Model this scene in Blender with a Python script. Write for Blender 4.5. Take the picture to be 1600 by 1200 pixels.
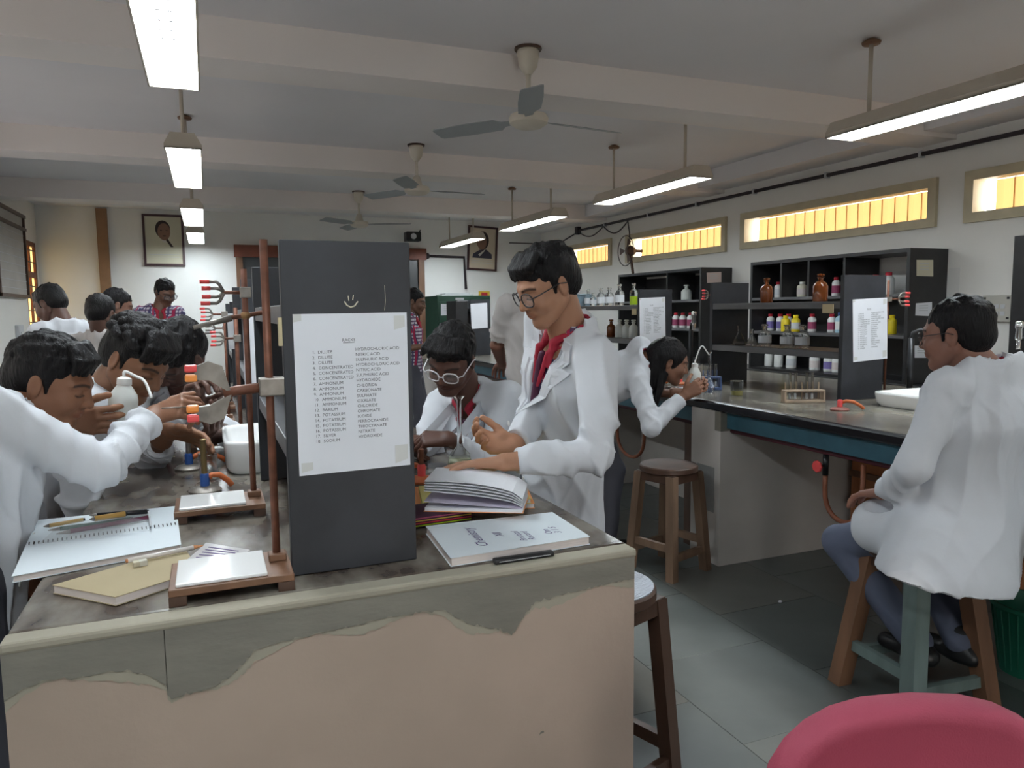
import bpy, bmesh, math, random
import numpy as np
from mathutils import Vector, Matrix
for o in list(bpy.data.objects): bpy.data.objects.remove(o)
SC = bpy.context.scene
COL = SC.collection
random.seed(4); RNG = np.random.RandomState(7)

# ------------------------------------------------------------------ camera
YAW, PITCH, ROLL, FPX, CAMH = 0.38737, -0.09915, -0.01042, 1161.0, 1.46
_f = Vector((math.sin(YAW)*math.cos(PITCH), math.cos(YAW)*math.cos(PITCH), math.sin(PITCH)))
_r = Vector((math.cos(YAW), -math.sin(YAW), 0)); _u = _r.cross(_f)
CR = _r*math.cos(ROLL) + _u*math.sin(ROLL); CU = -_r*math.sin(ROLL) + _u*math.cos(ROLL); CF = _f
cam = bpy.data.objects.new('camera', bpy.data.cameras.new('camera')); COL.objects.link(cam)
cam.data.sensor_width = 36; cam.data.lens = FPX/1600*36; cam.data.clip_start = .05
m = Matrix((CR, CU, -CF)).transposed().to_4x4(); m.translation = Vector((0, 0, CAMH))
cam.matrix_world = m
SC.camera = cam

# ------------------------------------------------------------------ world, exposure
SC.view_settings.view_transform = 'Standard'; SC.view_settings.look = 'None'
SC.view_settings.gamma = 1; SC.view_settings.use_curve_mapping = False
SC.view_settings.exposure = 0.98
W = bpy.data.worlds.new('sky'); SC.world = W; W.use_nodes = True
W.node_tree.nodes['Background'].inputs[0].default_value = (1.0, .97, .92, 1)
W.node_tree.nodes['Background'].inputs[1].default_value = 3.5
LAMP = 17.0
sun = bpy.data.objects.new('sun', bpy.data.lights.new('sun', 'SUN')); COL.objects.link(sun)
sun.data.energy = 4.0; sun.data.angle = math.radians(5); sun.data.color = (1, .97, .93)
sun.rotation_euler = Vector((.12, 1, -.385)).to_track_quat('-Z', 'Y').to_euler()

# ------------------------------------------------------------------ helpers
def at(px, py, d):
    'point seen at photo pixel px,py at distance d along the viewing axis'
    return Vector((0, 0, CAMH)) + (CR*((px-800)/FPX) - CU*((py-600)/FPX) + CF)*d
def onz(px, py, z):
    d = at(px, py, 1) - Vector((0, 0, CAMH)); t = (z-CAMH)/d.z
    return Vector((0, 0, CAMH)) + d*t
def ony(px, py, y):
    d = at(px, py, 1) - Vector((0, 0, CAMH)); t = y/d.y
    return Vector((0, 0, CAMH)) + d*t
def onx(px, py, x):
    d = at(px, py, 1) - Vector((0, 0, CAMH)); t = x/d.x
    return Vector((0, 0, CAMH)) + d*t

MATS = {}
def mat(name, col, rough=.6, metal=0, bump=0, bscale=40, var=0, vscale=6, col2=None, emit=None, estr=0, trans=0, ior=1.45, alpha=None, spec=.5, vcol=False, stretch=None, detail=4, sss=0):
    if name in MATS: return MATS[name]
    M = bpy.data.materials.new(name); M.use_nodes = True; MATS[name] = M
    nt = M.node_tree; n = nt.nodes; l = nt.links; b = n['Principled BSDF']
    c4 = (*col, 1)
    b.inputs['Base Color'].default_value = c4; b.inputs['Roughness'].default_value = rough
    b.inputs['Metallic'].default_value = metal; b.inputs['Specular IOR Level'].default_value = spec
    if trans: b.inputs['Transmission Weight'].default_value = trans; b.inputs['IOR'].default_value = ior
    if emit: b.inputs['Emission Color'].default_value = (*emit, 1); b.inputs['Emission Strength'].default_value = estr
    if alpha is not None: b.inputs['Alpha'].default_value = alpha
    if sss: b.inputs['Subsurface Weight'].default_value = sss; b.inputs['Subsurface Radius'].default_value = (.01, .004, .002)
    tc = n.new('ShaderNodeTexCoord'); mp = n.new('ShaderNodeMapping'); l.new(tc.outputs['Object'], mp.inputs[0])
    if stretch: mp.inputs['Scale'].default_value = stretch
    src = None
    if vcol:
        a = n.new('ShaderNodeVertexColor'); a.layer_name = 'Col'; src = a.outputs[0]
    if var or col2:
        t = n.new('ShaderNodeTexNoise'); t.inputs['Scale'].default_value = vscale; t.inputs['Detail'].default_value = detail
        l.new(mp.outputs[0], t.inputs[0])
        if col2:
            rp = n.new('ShaderNodeValToRGB'); rp.color_ramp.elements[0].position = .38; rp.color_ramp.elements[1].position = .64
            rp.color_ramp.elements[0].color = c4; rp.color_ramp.elements[1].color = (*col2, 1)
            l.new(t.outputs[0], rp.inputs[0]); src = rp.outputs[0]
        else:
            mr = n.new('ShaderNodeMapRange'); mr.inputs[1].default_value = .3; mr.inputs[2].default_value = .7
            mr.inputs[3].default_value = 1-var; mr.inputs[4].default_value = 1+var*.6
            l.new(t.outputs[0], mr.inputs[0])
            mx = n.new('ShaderNodeVectorMath'); mx.operation = 'SCALE'
            if src: l.new(src, mx.inputs[0])
            else: mx.inputs[0].default_value = col
            l.new(mr.outputs[0], mx.inputs['Scale']); src = mx.outputs[0]
    if src: l.new(src, b.inputs['Base Color'])
    if bump:
        t2 = n.new('ShaderNodeTexNoise'); t2.inputs['Scale'].default_value = bscale; t2.inputs['Detail'].default_value = 5
        l.new(mp.outputs[0], t2.inputs[0]); bp = n.new('ShaderNodeBump'); bp.inputs['Strength'].default_value = bump; bp.inputs['Distance'].default_value = .01
        l.new(t2.outputs[0], bp.inputs['Height']); l.new(bp.outputs[0], b.inputs['Normal'])
    return M

def root_loc(o):
    v = Vector((0, 0, 0))
    while o is not None: v = v + o.location; o = o.parent
    return v
def tag(o, label=None, cat=None, group=None, kind=None):
    if label: o['label'] = label
    if cat: o['category'] = cat
    if group: o['group'] = group
    if kind: o['kind'] = kind
    return o
def thing(name, label, cat, loc=(0, 0, 0), rz=0, group=None):
    o = bpy.data.objects.new(name, None); COL.objects.link(o); o.empty_display_size = .1
    o.location = loc; o.rotation_euler = (0, 0, rz)
    return tag(o, label, cat, group)
def mesh_obj(name, verts, faces, material, parent=None, smooth=False, world=False, cols=None):
    me = bpy.data.meshes.new(name)
    V = np.asarray(verts, dtype=np.float64).reshape(-1, 3)
    if world and parent is not None: V = V - np.array(root_loc(parent))
    me.from_pydata(V.tolist(), [], [list(map(int, f)) for f in faces]) if not isinstance(faces, np.ndarray) else me.from_pydata(V.tolist(), [], faces.tolist())
    if smooth: me.polygons.foreach_set('use_smooth', np.ones(len(me.polygons), dtype=bool))
    if cols is not None:
        a = me.color_attributes.new('Col', 'FLOAT_COLOR', 'POINT'); c = np.ones((len(V), 4), np.float32); c[:, :3] = cols
        a.data.foreach_set('color', c.ravel())
    if material is not None: me.materials.append(material)
    me.update()
    o = bpy.data.objects.new(name, me); COL.objects.link(o); o.parent = parent
    return o
def place_origin(o, loc):
    'move a top-level mesh origin to loc without moving the mesh'
    o.data.transform(Matrix.Translation(-Vector(loc))); o.location = loc; return o
def copy_tree(o, parent=None):
    c = o.copy(); COL.objects.link(c); c.parent = parent
    for ch in list(o.children): copy_tree(ch, c)
    return c

class MB:
    def __init__(s): s.v = []; s.f = []
    def add(s, vs, fs):
        n = len(s.v); s.v += [tuple(v) for v in vs]; s.f += [tuple(i+n for i in f) for f in fs]; return s
    def box(s, a, b, bev=0, M=None):
        'axis box from corner a to b, optionally chamfered, optionally transformed'
        a = [min(p, q) for p, q in zip(a, b)], [max(p, q) for p, q in zip(a, b)]
        (x0, y0, z0), (x1, y1, z1) = a
        if not bev:
            vs = [(x0,y0,z0),(x1,y0,z0),(x1,y1,z0),(x0,y1,z0),(x0,y0,z1),(x1,y0,z1),(x1,y1,z1),(x0,y1,z1)]
            fs = [(0,3,2,1),(4,5,6,7),(0,1,5,4),(1,2,6,5),(2,3,7,6),(3,0,4,7)]
        else:
            bm = bmesh.new(); bmesh.ops.create_cube(bm, size=1)
            for v in bm.verts: v.co = Vector(((x0+x1)/2+v.co.x*(x1-x0), (y0+y1)/2+v.co.y*(y1-y0), (z0+z1)/2+v.co.z*(z1-z0)))
            bmesh.ops.bevel(bm, geom=bm.edges[:], offset=bev, segments=2, affect='EDGES', profile=.5)
            vs = [v.co.copy() for v in bm.verts]; fs = [[v.index for v in f.verts] for f in bm.faces]; bm.free()
        if M is not None: vs = [M @ Vector(v) for v in vs]
        return s.add(vs, fs)
    def hexa(s, bot, top):
        return s.add(list(bot)+list(top), [(0,3,2,1),(4,5,6,7),(0,1,5,4),(1,2,6,5),(2,3,7,6),(3,0,4,7)])
    def cyl(s, p0, p1, r0, r1=None, n=12, caps=True):
        return s.tube([p0, p1], [r0, r0 if r1 is None else r1], n, caps)
    def tube(s, pts, r, n=8, caps=True):
        pts = [Vector(p) for p in pts]; rs = r if isinstance(r, (list, tuple)) else [r]*len(pts)
        base = len(s.v); prev = None
        for i, p in enumerate(pts):
            t = (pts[min(i+1, len(pts)-1)]-pts[max(i-1, 0)]).normalized()
            if prev is None:
                a = Vector((0, 0, 1)) if abs(t.z) < .9 else Vector((1, 0, 0)); x = t.cross(a).normalized()
            else: x = (prev - t*prev.dot(t)).normalized()
            prev = x; y = t.cross(x)
            for k in range(n):
                a = 2*math.pi*k/n; s.v.append(tuple(p + (x*math.cos(a)+y*math.sin(a))*rs[i]))
        for i in range(len(pts)-1):
            for k in range(n):
                a = base+i*n+k; b = base+i*n+(k+1) % n; s.f.append((a, b, b+n, a+n))
        if caps:
            s.f.append(tuple(base+k for k in reversed(range(n)))); e = base+(len(pts)-1)*n; s.f.append(tuple(e+k for k in range(n)))
        return s
    def lathe(s, prof, c=(0, 0, 0), n=16, cap=True, M=None):
        'profile of (r,z) turned round a vertical axis at c'
        base = len(s.v); c = Vector(c)
        for r, z in prof:
            for k in range(n):
                a = 2*math.pi*k/n; v = Vector((r*math.cos(a), r*math.sin(a), z))
                if M is not None: v = M @ v
                s.v.append(tuple(c+v))
        for i in range(len(prof)-1):
            for k in range(n):
                a = base+i*n+k; b = base+i*n+(k+1) % n; s.f.append((a, b, b+n, a+n))
        if cap:
            s.f.append(tuple(base+k for k in reversed(range(n)))); e = base+(len(prof)-1)*n; s.f.append(tuple(e+k for k in range(n)))
        return s
    def prism(s, poly, d):
        'polygon of 3-D points extruded by vector d'
        n = len(poly); d = Vector(d); P = [Vector(p) for p in poly]
        return s.add(P+[p+d for p in P], [tuple(reversed(range(n))), tuple(range(n, 2*n))]+[(i, (i+1) % n, n+(i+1) % n, n+i) for i in range(n)])
    def ball(s, c, r, n=10, m=7):
        r = r if isinstance(r, (tuple, list)) else (r, r, r); base = len(s.v); c = Vector(c)
        for i in range(m+1):
            t = math.pi*i/m
            for k in range(n):
                a = 2*math.pi*k/n; s.v.append((c.x+r[0]*math.sin(t)*math.cos(a), c.y+r[1]*math.sin(t)*math.sin(a), c.z-r[2]*math.cos(t)))
        for i in range(m):
            for k in range(n):
                a = base+i*n+k; b = base+i*n+(k+1) % n; s.f.append((a, b, b+n, a+n))
        return s
    def build(s, name, material, parent=None, smooth=False, world=False):
        o = mesh_obj(name, s.v, s.f, material, parent, smooth, world)
        if smooth and smooth != True: o.data.set_sharp_from_angle(angle=smooth)
        return o
SH = math.radians(40)
def solo(o, label, cat, group=None):
    'a thing that is one mesh: origin to its base centre, properties set'
    V = np.array([v.co for v in o.data.vertices]); lo, hi = V.min(0), V.max(0)
    place_origin(o, ((lo[0]+hi[0])/2, (lo[1]+hi[1])/2, lo[2])); return tag(o, label, cat, group)
def struct(o): o['kind'] = 'structure'; return o
def text_mesh(body, size, material, name, parent, M, align='LEFT', line=1.0, shear=0):
    cu = bpy.data.curves.new('t', 'FONT'); cu.body = body; cu.size = size; cu.align_x = align; cu.space_line = line; cu.shear = shear; cu.resolution_u = 2
    ob = bpy.data.objects.new('t', cu); COL.objects.link(ob)
    bpy.context.view_layer.update()
    me = bpy.data.meshes.new_from_object(ob.evaluated_get(bpy.context.evaluated_depsgraph_get()))
    bpy.data.objects.remove(ob); bpy.data.curves.remove(cu)
    me.transform(M); me.materials.clear(); me.materials.append(material); me.name = name
    if parent is not None: me.transform(Matrix.Translation(-root_loc(parent)))
    o = bpy.data.objects.new(name, me); COL.objects.link(o); o.parent = parent
    return o
def frame(o, x, y):
    'matrix with origin o, x axis x, y axis in the plane of y'
    x = Vector(x).normalized(); z = x.cross(Vector(y)).normalized(); y = z.cross(x)
    M = Matrix((x, y, z)).transposed().to_4x4(); M.translation = Vector(o); return M
# ------------------------------------------------------------------ materials
WALL = mat('wall_paint', (.80, .78, .74), .85, bump=.08, bscale=60, var=.05, vscale=1.2)
BACKW = mat('back_wall_paint', (.82, .82, .80), .85, bump=.06, bscale=60, var=.04, vscale=1)
CEIL = mat('ceiling_paint', (.79, .765, .775), .9, bump=.08, bscale=30, var=.05, vscale=.8)
BEAMM = mat('beam_paint', (.85, .79, .755), .9, bump=.06, bscale=30, var=.04, vscale=.8)
TILE = [mat('kota_stone_%d' % i, c, .34, var=.16, vscale=3.2, bump=.05, bscale=14) for i, c in enumerate([(.105, .118, .114), (.115, .125, .118), (.095, .107, .103), (.115, .117, .107)])]
JOINT = mat('floor_joint', (.27, .27, .25), .8, var=.3, vscale=9)
CREAMF = mat('window_cream', (.56, .49, .34), .6, var=.1, vscale=8)
BLACKW = mat('black_laminate', (.022, .021, .022), .38, var=.25, vscale=9, bump=.03, bscale=120)
PANEL = mat('black_panel', (.029, .031, .037), .5, var=.3, vscale=7, bump=.05, bscale=60)
SHELFM = mat('shelf_edge_grey', (.11, .11, .115), .35, var=.3, vscale=14, stretch=(1, .25, 1))
STONE = mat('bench_stone', (.058, .040, .032), .24, col2=(.23, .205, .17), vscale=6.5, bump=.05, bscale=30, detail=9, stretch=(1.6, .8, 1))
STONE2 = mat('bench_stone_grey', (.10, .088, .075), .24, col2=(.24, .22, .18), vscale=3.5, bump=.05, bscale=30, detail=9, stretch=(1.4, .8, 1))
EDGE = mat('bench_black_edge', (.012, .012, .016), .22)
TEAL = mat('teal_paint', (.035, .11, .15), .5, var=.2, vscale=8)
CREAMP = mat('cream_paint', (.43, .335, .27), .8, var=.09, vscale=3, bump=.12, bscale=35)
PLASTER = mat('grey_plaster', (.22, .205, .17), .85, var=.16, vscale=5, bump=.15, bscale=25, stretch=(1, 1, 3))
PLASTER2 = mat('pale_plaster_rim', (.36, .33, .26), .85, var=.12, vscale=6, bump=.1, bscale=30)
WHITEWALL = mat('whitewashed_masonry', (.60, .56, .52), .85, var=.12, vscale=2.5, bump=.1, bscale=25)
WOOD = mat('dark_wood', (.085, .045, .03), .45, var=.35, vscale=10, stretch=(1, 1, .15), bump=.06, bscale=60)
WOODM = mat('mid_wood', (.20, .10, .055), .5, var=.3, vscale=12, stretch=(1, 1, .12), bump=.06, bscale=60)
WOODL = mat('worn_wood', (.20, .125, .08), .6, var=.3, vscale=14, stretch=(1, 1, .15), bump=.06, bscale=60)
REDW = mat('redbrown_wood', (.20, .055, .03), .5, var=.2, vscale=6)
RUST = mat('rusty_rod', (.19, .075, .045), .55, metal=.35, var=.35, vscale=35)
STEEL = mat('worn_steel', (.30, .27, .24), .45, metal=.7, var=.35, vscale=25)
CHROME = mat('chrome', (.75, .75, .76), .12, metal=1)
BLKMET = mat('black_metal', (.02, .02, .022), .35, metal=.3)
WHITEP = mat('white_ceramic', (.86, .86, .85), .12)
PAPER = mat('paper', (.76, .77, .81), .8, var=.03, vscale=10)
INK = mat('ink', (.05, .05, .06), .8)
INKB = mat('purple_ink', (.10, .06, .20), .8)
CHALK = mat('chalk', (.62, .58, .45), .9)
GLASS = mat('clear_glass', (.93, .96, .95), .04, trans=1, ior=1.22, alpha=.7)
AMBER = mat('amber_glass', (.17, .045, .012), .08, trans=.35, ior=1.4)
HDPE = mat('white_plastic', (.78, .78, .76), .45)
HDPE2 = mat('translucent_plastic', (.80, .82, .78), .4, trans=.25, ior=1.2)
REDC = mat('red_cap', (.50, .02, .04), .4)
YEL = mat('yellow_plastic', (.80, .62, .02), .4)
BLUEP = mat('blue_plastic', (.03, .10, .35), .4)
LBLUE = mat('pale_blue_plastic', (.42, .62, .72), .4)
ORH = mat('orange_rubber', (.62, .16, .05), .55, var=.15, vscale=20)
BRH = mat('brown_rubber_hose', (.30, .10, .05), .5, var=.2, vscale=20)
REDJ = mat('red_rubber', (.85, .09, .09), .45)
ORJ = mat('orange_rubber_pad', (.9, .30, .06), .45)
LIME = mat('green_liquid', (.35, .50, .02), .2)
GREY = mat('label_grey', (.55, .56, .58), .7)
HOUSE = mat('fixture_cream', (.52, .46, .38), .55, var=.08, vscale=6)
LAMPM = mat('lit_diffuser', (1, 1, 1), .5, emit=(.86, .95, 1.0), estr=LAMP)
FANM = mat('fan_cream', (.66, .60, .50), .45, var=.08, vscale=8)
FANB = mat('fan_blade_grey', (.34, .36, .37), .45)
GREENC = mat('green_steel', (.02, .075, .045), .45, var=.15, vscale=5)
GREENB = mat('green_basket', (.01, .13, .08), .5)
WIRE = mat('dark_wire', (.035, .025, .03), .6)

# ------------------------------------------------------------------ the room
X0, X1, Y0, Y1, ZC = -2.0, 5.2, -2.2, 11.4, 2.88
fl = struct(MB().box((X0-.2, Y0-.2, -.12), (X1+.2, Y1+.2, -.004)).build('floor', JOINT))
TS = .6; tme = []
for i in range(4):
    t = MB().box((.0018, .0018, -.01), (TS-.0018, TS-.0018, 0)).build('tile', TILE[i], fl); tme.append(t.data); bpy.data.objects.remove(t)
for ix in range(12):
    for iy in range(23):
        t = bpy.data.objects.new('tile', tme[random.randrange(4)]); COL.objects.link(t); t.parent = fl
        t.location = (X0+ix*TS, Y0+iy*TS - (TS*.0 if ix % 2 else TS*.5) + .2, 0)
ce = struct(MB().box((X0-.2, Y0-.2, ZC), (X1+.2, Y1+.2, ZC+.12)).build('ceiling', CEIL))
for i, y in enumerate((1.3, 3.98, 6.66, 9.2)):
    struct(MB().box((X0, y, 2.685), (X1, y+.32, ZC)).build('trim_%d' % (i+1), BEAMM))
struct(MB().box((4.86, Y0, 2.72), (X1, Y1, ZC-.001)).build('trim_5', CEIL))

def wall_with_holes(name, m, axis, pos, thick, a0, a1, holes):
    mb = MB(); hs = sorted(holes)
    def slab(u0, u1, z0, z1):
        if u1-u0 < 1e-4 or z1-z0 < 1e-4: return
        if axis == 'x': mb.box((pos, u0, z0), (pos+thick, u1, z1))
        else: mb.box((u0, pos, z0), (u1, pos+thick, z1))
    u = a0
    for (h0, h1, z0, z1) in hs:
        slab(u, h0, 0, ZC); slab(h0, h1, 0, z0); slab(h0, h1, z1, ZC); u = h1
    slab(u, a1, 0, ZC)
    return struct(mb.build(name, m))
WINR = [(-.2, 1.7), (2.0, 3.88), (4.11, 6.36), (6.6, 8.66), (9.05, 10.45)]
wall_with_holes('wall_right', WALL, 'x', X1, .11, Y0-.2, Y1+.2, [(a+.06, b-.06, 2.115, 2.37) for a, b in WINR])
BLIND = bpy.data.materials.new('blind_fabric'); BLIND.use_nodes = True
_n = BLIND.node_tree; _n.nodes.clear()
_o = _n.nodes.new('ShaderNodeOutputMaterial'); _t = _n.nodes.new('ShaderNodeBsdfTranslucent'); _d = _n.nodes.new('ShaderNodeBsdfDiffuse'); _m = _n.nodes.new('ShaderNodeMixShader')
_t.inputs[0].default_value = (.68, .53, .33, 1); _d.inputs[0].default_value = (.60, .46, .28, 1); _m.inputs[0].default_value = .68
_n.links.new(_d.outputs[0], _m.inputs[1]); _n.links.new(_t.outputs[0], _m.inputs[2]); _n.links.new(_m.outputs[0], _o.inputs[0])
for i, (a, b) in enumerate(WINR):
    w = bpy.data.objects.new('window_%d' % (i+1), None); COL.objects.link(w); w.location = (X1, (a+b)/2, 2.06); struct(w)
    z0, z1 = 2.06, 2.43
    fr = MB().box((X1-.03, a, z0), (X1+.1, b, z0+.07)).box((X1-.03, a, z1-.07), (X1+.1, b, z1)).box((X1-.03, a, z0+.07), (X1+.1, a+.07, z1-.07)).box((X1-.03, b-.07, z0+.07), (X1+.1, b, z1-.07))
    fr.build('window_frame', CREAMF, w, world=True)
    n = int((b-a-.14-.1)/.125)
    for k in range(n):
        y = a+.085+k*.125; mb = MB(); ang = .0
        mb.prism([(X1+.09, y, z0+.075), (X1+.102, y+.04, z0+.075), (X1+.104, y+.09, z0+.075), (X1+.085, y+.132, z0+.075), (X1+.0862, y+.132, z0+.075), (X1+.1055, y+.09, z0+.075), (X1+.1035, y+.04, z0+.075), (X1+.0915, y, z0+.075)], (0, 0, z1-z0-.15))
        mb.build('slat', BLIND, w, world=True)
# left wall with a barred window near the back corner
WL = (10.62, 11.3, 1.1, 2.38)
wall_with_holes('wall_left', WALL, 'x', X0-.22, .22, Y0-.2, Y1+.2, [WL, (1.2, 3.2, 1.05, 2.35), (4.6, 6.8, 1.05, 2.35)])
BACKDROP = BLIND.copy(); BACKDROP.name = 'frosted_yellow_glass'
for _q in BACKDROP.node_tree.nodes:
    if _q.type == 'BSDF_TRANSLUCENT': _q.inputs[0].default_value = (.80, .68, .42, 1)
    if _q.type == 'BSDF_DIFFUSE': _q.inputs[0].default_value = (.7, .6, .4, 1)
FROSTW = BACKDROP.copy(); FROSTW.name = 'frosted_white_glass'
for _q in FROSTW.node_tree.nodes:
    if _q.type in ('BSDF_TRANSLUCENT', 'BSDF_DIFFUSE'): _q.inputs[0].default_value = (.80, .80, .80, 1)
for wi, (a, b, z0, z1) in enumerate([WL, (1.2, 3.2, 1.05, 2.35), (4.6, 6.8, 1.05, 2.35)]):
    w = bpy.data.objects.new('window_%d' % (wi+6), None); COL.objects.link(w); w.location = (X0, (a+b)/2, z0); struct(w)
    fr = MB().box((X0-.05, a, z0), (X0-.005, a+.06, z1)).box((X0-.05, b-.06, z0), (X0-.005, b, z1)).box((X0-.05, a, z0), (X0-.005, b, z0+.06)).box((X0-.05, a, z1-.06), (X0-.005, b, z1)).box((X0-.05, a, z1-.45), (X0-.005, b, z1-.38))
    ns = max(1, round((b-a)/.6))
    for k in range(1, ns+ (1 if ns == 1 else 0)): 
        yy = a+(b-a)*k/(ns+(1 if ns == 1 else 0)); fr.box((X0-.045, yy-.03, z0), (X0-.008, yy+.03, z1))
    fr.build('window_frame', REDW, w, world=True)
    z = z0+.12
    while z < z1-.08:
        MB().cyl((X0-.012, a, z), (X0-.012, b, z), .008, n=6).build('grille_bar', WOOD, w, world=True); z += .15
    for k in range(ns):
        c0, c1 = a+(b-a)*k/ns, a+(b-a)*(k+1)/ns
        MB().box((X0-.033, c0+.03, z0+.05), (X0-.03, c1-.03, z1-.05)).build('pane', BACKDROP if wi == 0 else FROSTW, w, world=True)
# back wall and the wall behind the camera with an open doorway
wall_with_holes('wall_back', BACKW, 'y', Y1, .22, X0, X1, [])
wall_with_holes('wall_front', WALL, 'y', Y0-.22, .22, X0, X1, [(.95, 1.47, 0, 2.15)])
dj = MB().box((.88, Y0-.2, 0), (.95, Y0+.03, 2.2)).box((1.47, Y0-.2, 0), (1.54, Y0+.03, 2.2)).box((.95, Y0-.2, 2.13), (1.47, Y0+.03, 2.2))
struct(dj.build('door_1', WOODM))
gr = MB().box((X0-3, -9, -.16), (X1+3, Y0-.23, -.12)); struct(gr.build('floor_outside', mat('outside_paving', (.45, .43, .40), .9, var=.1)))
# brown pilaster strip, tile dado line, conduit lines on the back wall
struct(MB().box((-1.30, Y1-.05, 0), (-1.17, Y1, 2.86)).build('trim_6', mat('brown_strip', (.30, .17, .09), .6, var=.15)))
struct(MB().box((X0, Y1-.006, 0), (X1, Y1, 1.15)).build('trim_7', mat('back_dado', (.70, .69, .66), .6)))
# reddish wooden frame of the big board on the back wall
bf = thing('wall_board', 'large dark board in a red-brown wooden frame on the back wall behind the racks', 'board', (1.8, Y1, .9))
MB().box((.5, Y1-.03, .75), (3.08, Y1-.001, 2.28)).build('board', mat('board_grey', (.05, .055, .06), .3), bf, world=True)
MB().box((.40, Y1-.10, 2.25), (3.2, Y1-.001, 2.42)).build('top_rail', REDW, bf, world=True)
for x in (.42, 3.08): MB().box((x, Y1-.08, .7), (x+.09, Y1-.001, 2.25)).build('side_post', WOODM, bf, world=True)

# portraits (generic figures)
def portrait(px0, py0, px1, py1, label, flip, tilt):
    a = ony(px0, py0, Y1-.02); b = ony(px1, py1, Y1-.02); cx, cz = (a.x+b.x)/2, (a.z+b.z)/2; w, h = b.x-a.x, a.z-b.z
    t = thing('framed_portrait', label, 'picture', (cx, Y1-.012, cz)); t.rotation_euler = (0, tilt, 0)
    FR = mat('picture_frame_wood', (.06, .025, .03), .4); e = .03
    hw, hh = w/2, h/2
    f = MB().box((-hw, -.03, hh-e), (hw, 0, hh)).box((-hw, -.03, -hh), (hw, 0, -hh+e)).box((-hw, -.03, -hh+e), (-hw+e, 0, hh-e)).box((hw-e, -.03, -hh+e), (hw, 0, hh-e))
    f.build('frame', FR, t)
    pr = MB().box((-hw+e, -.01, -hh+e), (hw-e, 0, hh-e)).build('print', mat('print_cream_%s' % ('a' if flip > 0 else 'b'), (.60, .58, .45) if flip > 0 else (.60, .52, .40), .6), t)
    def ell(cx, cz, rx, rz, y, m, nm, n=20, a0=0, a1=2*math.pi):
        P = [(cx+rx*math.cos(a0+(a1-a0)*k/n), y, cz+rz*math.sin(a0+(a1-a0)*k/n)) for k in range(n)]
        MB().prism(P, (0, -.001, 0)).build(nm, m, pr)
    SK = mat('print_skin', (.24, .13, .09), .6); HR = mat('print_hair', (.035, .02, .02), .6); SU = mat('print_suit', (.05, .045, .075), .6); SH_ = mat('print_shirt', (.6, .58, .55), .6)
    s = h
    if flip > 0:
        ell(-.01*s, .215*s, .135*s, .17*s, -.0105, HR, 'printed_hair'); ell(.01*s, .165*s, .115*s, .165*s, -.0116, SK, 'printed_face')
        for ex in (-.04, .06): ell(ex*s, .19*s, .022*s, .010*s, -.0128, HR, 'printed_eye', 10)
        ell(.015*s, .085*s, .035*s, .010*s, -.0128, HR, 'printed_mouth', 10); MB().prism([(-.05*s, -.0105, .02*s), (.02*s, -.0105, .02*s), (.06*s, -.0105, -.06*s), (-.02*s, -.0105, -.03*s)], (0, -.0008, 0)).build('printed_collar', SH_, pr)
        MB().prism([(.02*s, -.0105, .03*s), (.06*s, -.0105, .05*s), (.17*s, -.0105, -.13*s), (.12*s, -.0105, -.13*s)], (0, -.0013, 0)).build('printed_tie', HR, pr)
    else:
        MB().prism([(-.24*s, -.0105, -.22*s), (.24*s, -.0105, -.22*s), (.23*s, -.0105, -.12*s), (.10*s, -.0105, -.02*s), (-.06*s, -.0105, -.03*s), (-.22*s, -.0105, -.13*s)], (0, -.0013, 0)).build('printed_suit', SU, pr)
        ell(.0, .18*s, .15*s, .21*s, -.0122, HR, 'printed_hair'); ell(-.02*s, .14*s, .115*s, .17*s, -.0134, SK, 'printed_face')
        MB().prism([(-.10*s, -.0122, -.14*s), (.06*s, -.0122, -.02*s), (.05*s, -.0122, -.06*s), (-.06*s, -.0122, -.18*s)], (0, -.0013, 0)).build('printed_shirt', SH_, pr)
    for q in (-.28, -.33): MB().box((-hw*.72, -.0112, q*s), (hw*.72, -.0106, q*s+.006)).build('caption_line', GREY, pr)
portrait(221, 334, 290, 416, 'dark-framed portrait of a man with a tie, hung near the brown wall strip', 1, 0)
portrait(730, 353, 777, 423, 'crooked brown-framed portrait of a man in a suit, above the green cupboard', -1, math.radians(3))

# hanging lights
def light(x, yc, label, L=1.46, zb=2.40, both=True):
    t = thing('hanging_light', label, 'ceiling light', (x, yc, zb), group='hanging tube lights in two rows')
    h = L/2
    hs = MB(); sec = [(-.1, 0), (-.1, .02), (-.065, .085), (.065, .085), (.1, .02), (.1, 0)]
    P0 = [(u, -h, w) for u, w in sec]; hs.add([(u, -h, w) for u, w in sec]+[(u, h, w) for u, w in sec], [tuple(range(6)), tuple(reversed(range(6, 12)))]+[(i, i+6, (i+1) % 6+6, (i+1) % 6) for i in range(5)])
    hs.box((-.1, -h, -.004), (-.092, h, .004)).box((.092, -h, -.004), (.1, h, .004)).box((-.1, -h, -.004), (.1, -h+.008, .004)).box((-.1, h-.008, -.004), (.1, h, .004))
    hs.build('housing', HOUSE, t)
    MB().box((-.091, -h+.01, .002), (.091, h-.01, .006)).build('diffuser', LAMPM, t)
    lv = MB(); k = -h+.08
    while k < h-.05:
        for u in (-.018, .018): lv.box((u-.006, k, -.001), (u+.006, k+.012, .0015))
        k += .085
    tag(lv.build('louvre', GREY, t), kind='stuff')
    for q in (-.36*L, .36*L) if both else (0,):
        MB().cyl((0, q, .08), (0, q, ZC-zb-.03), .011, n=8).build('stem', HOUSE, t, True)
        MB().lathe([(.045, 0), (.05, .012), (.02, .03)], (0, q, ZC-zb-.03), 12).build('ceiling_rose', WOODM, t, True)
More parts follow.
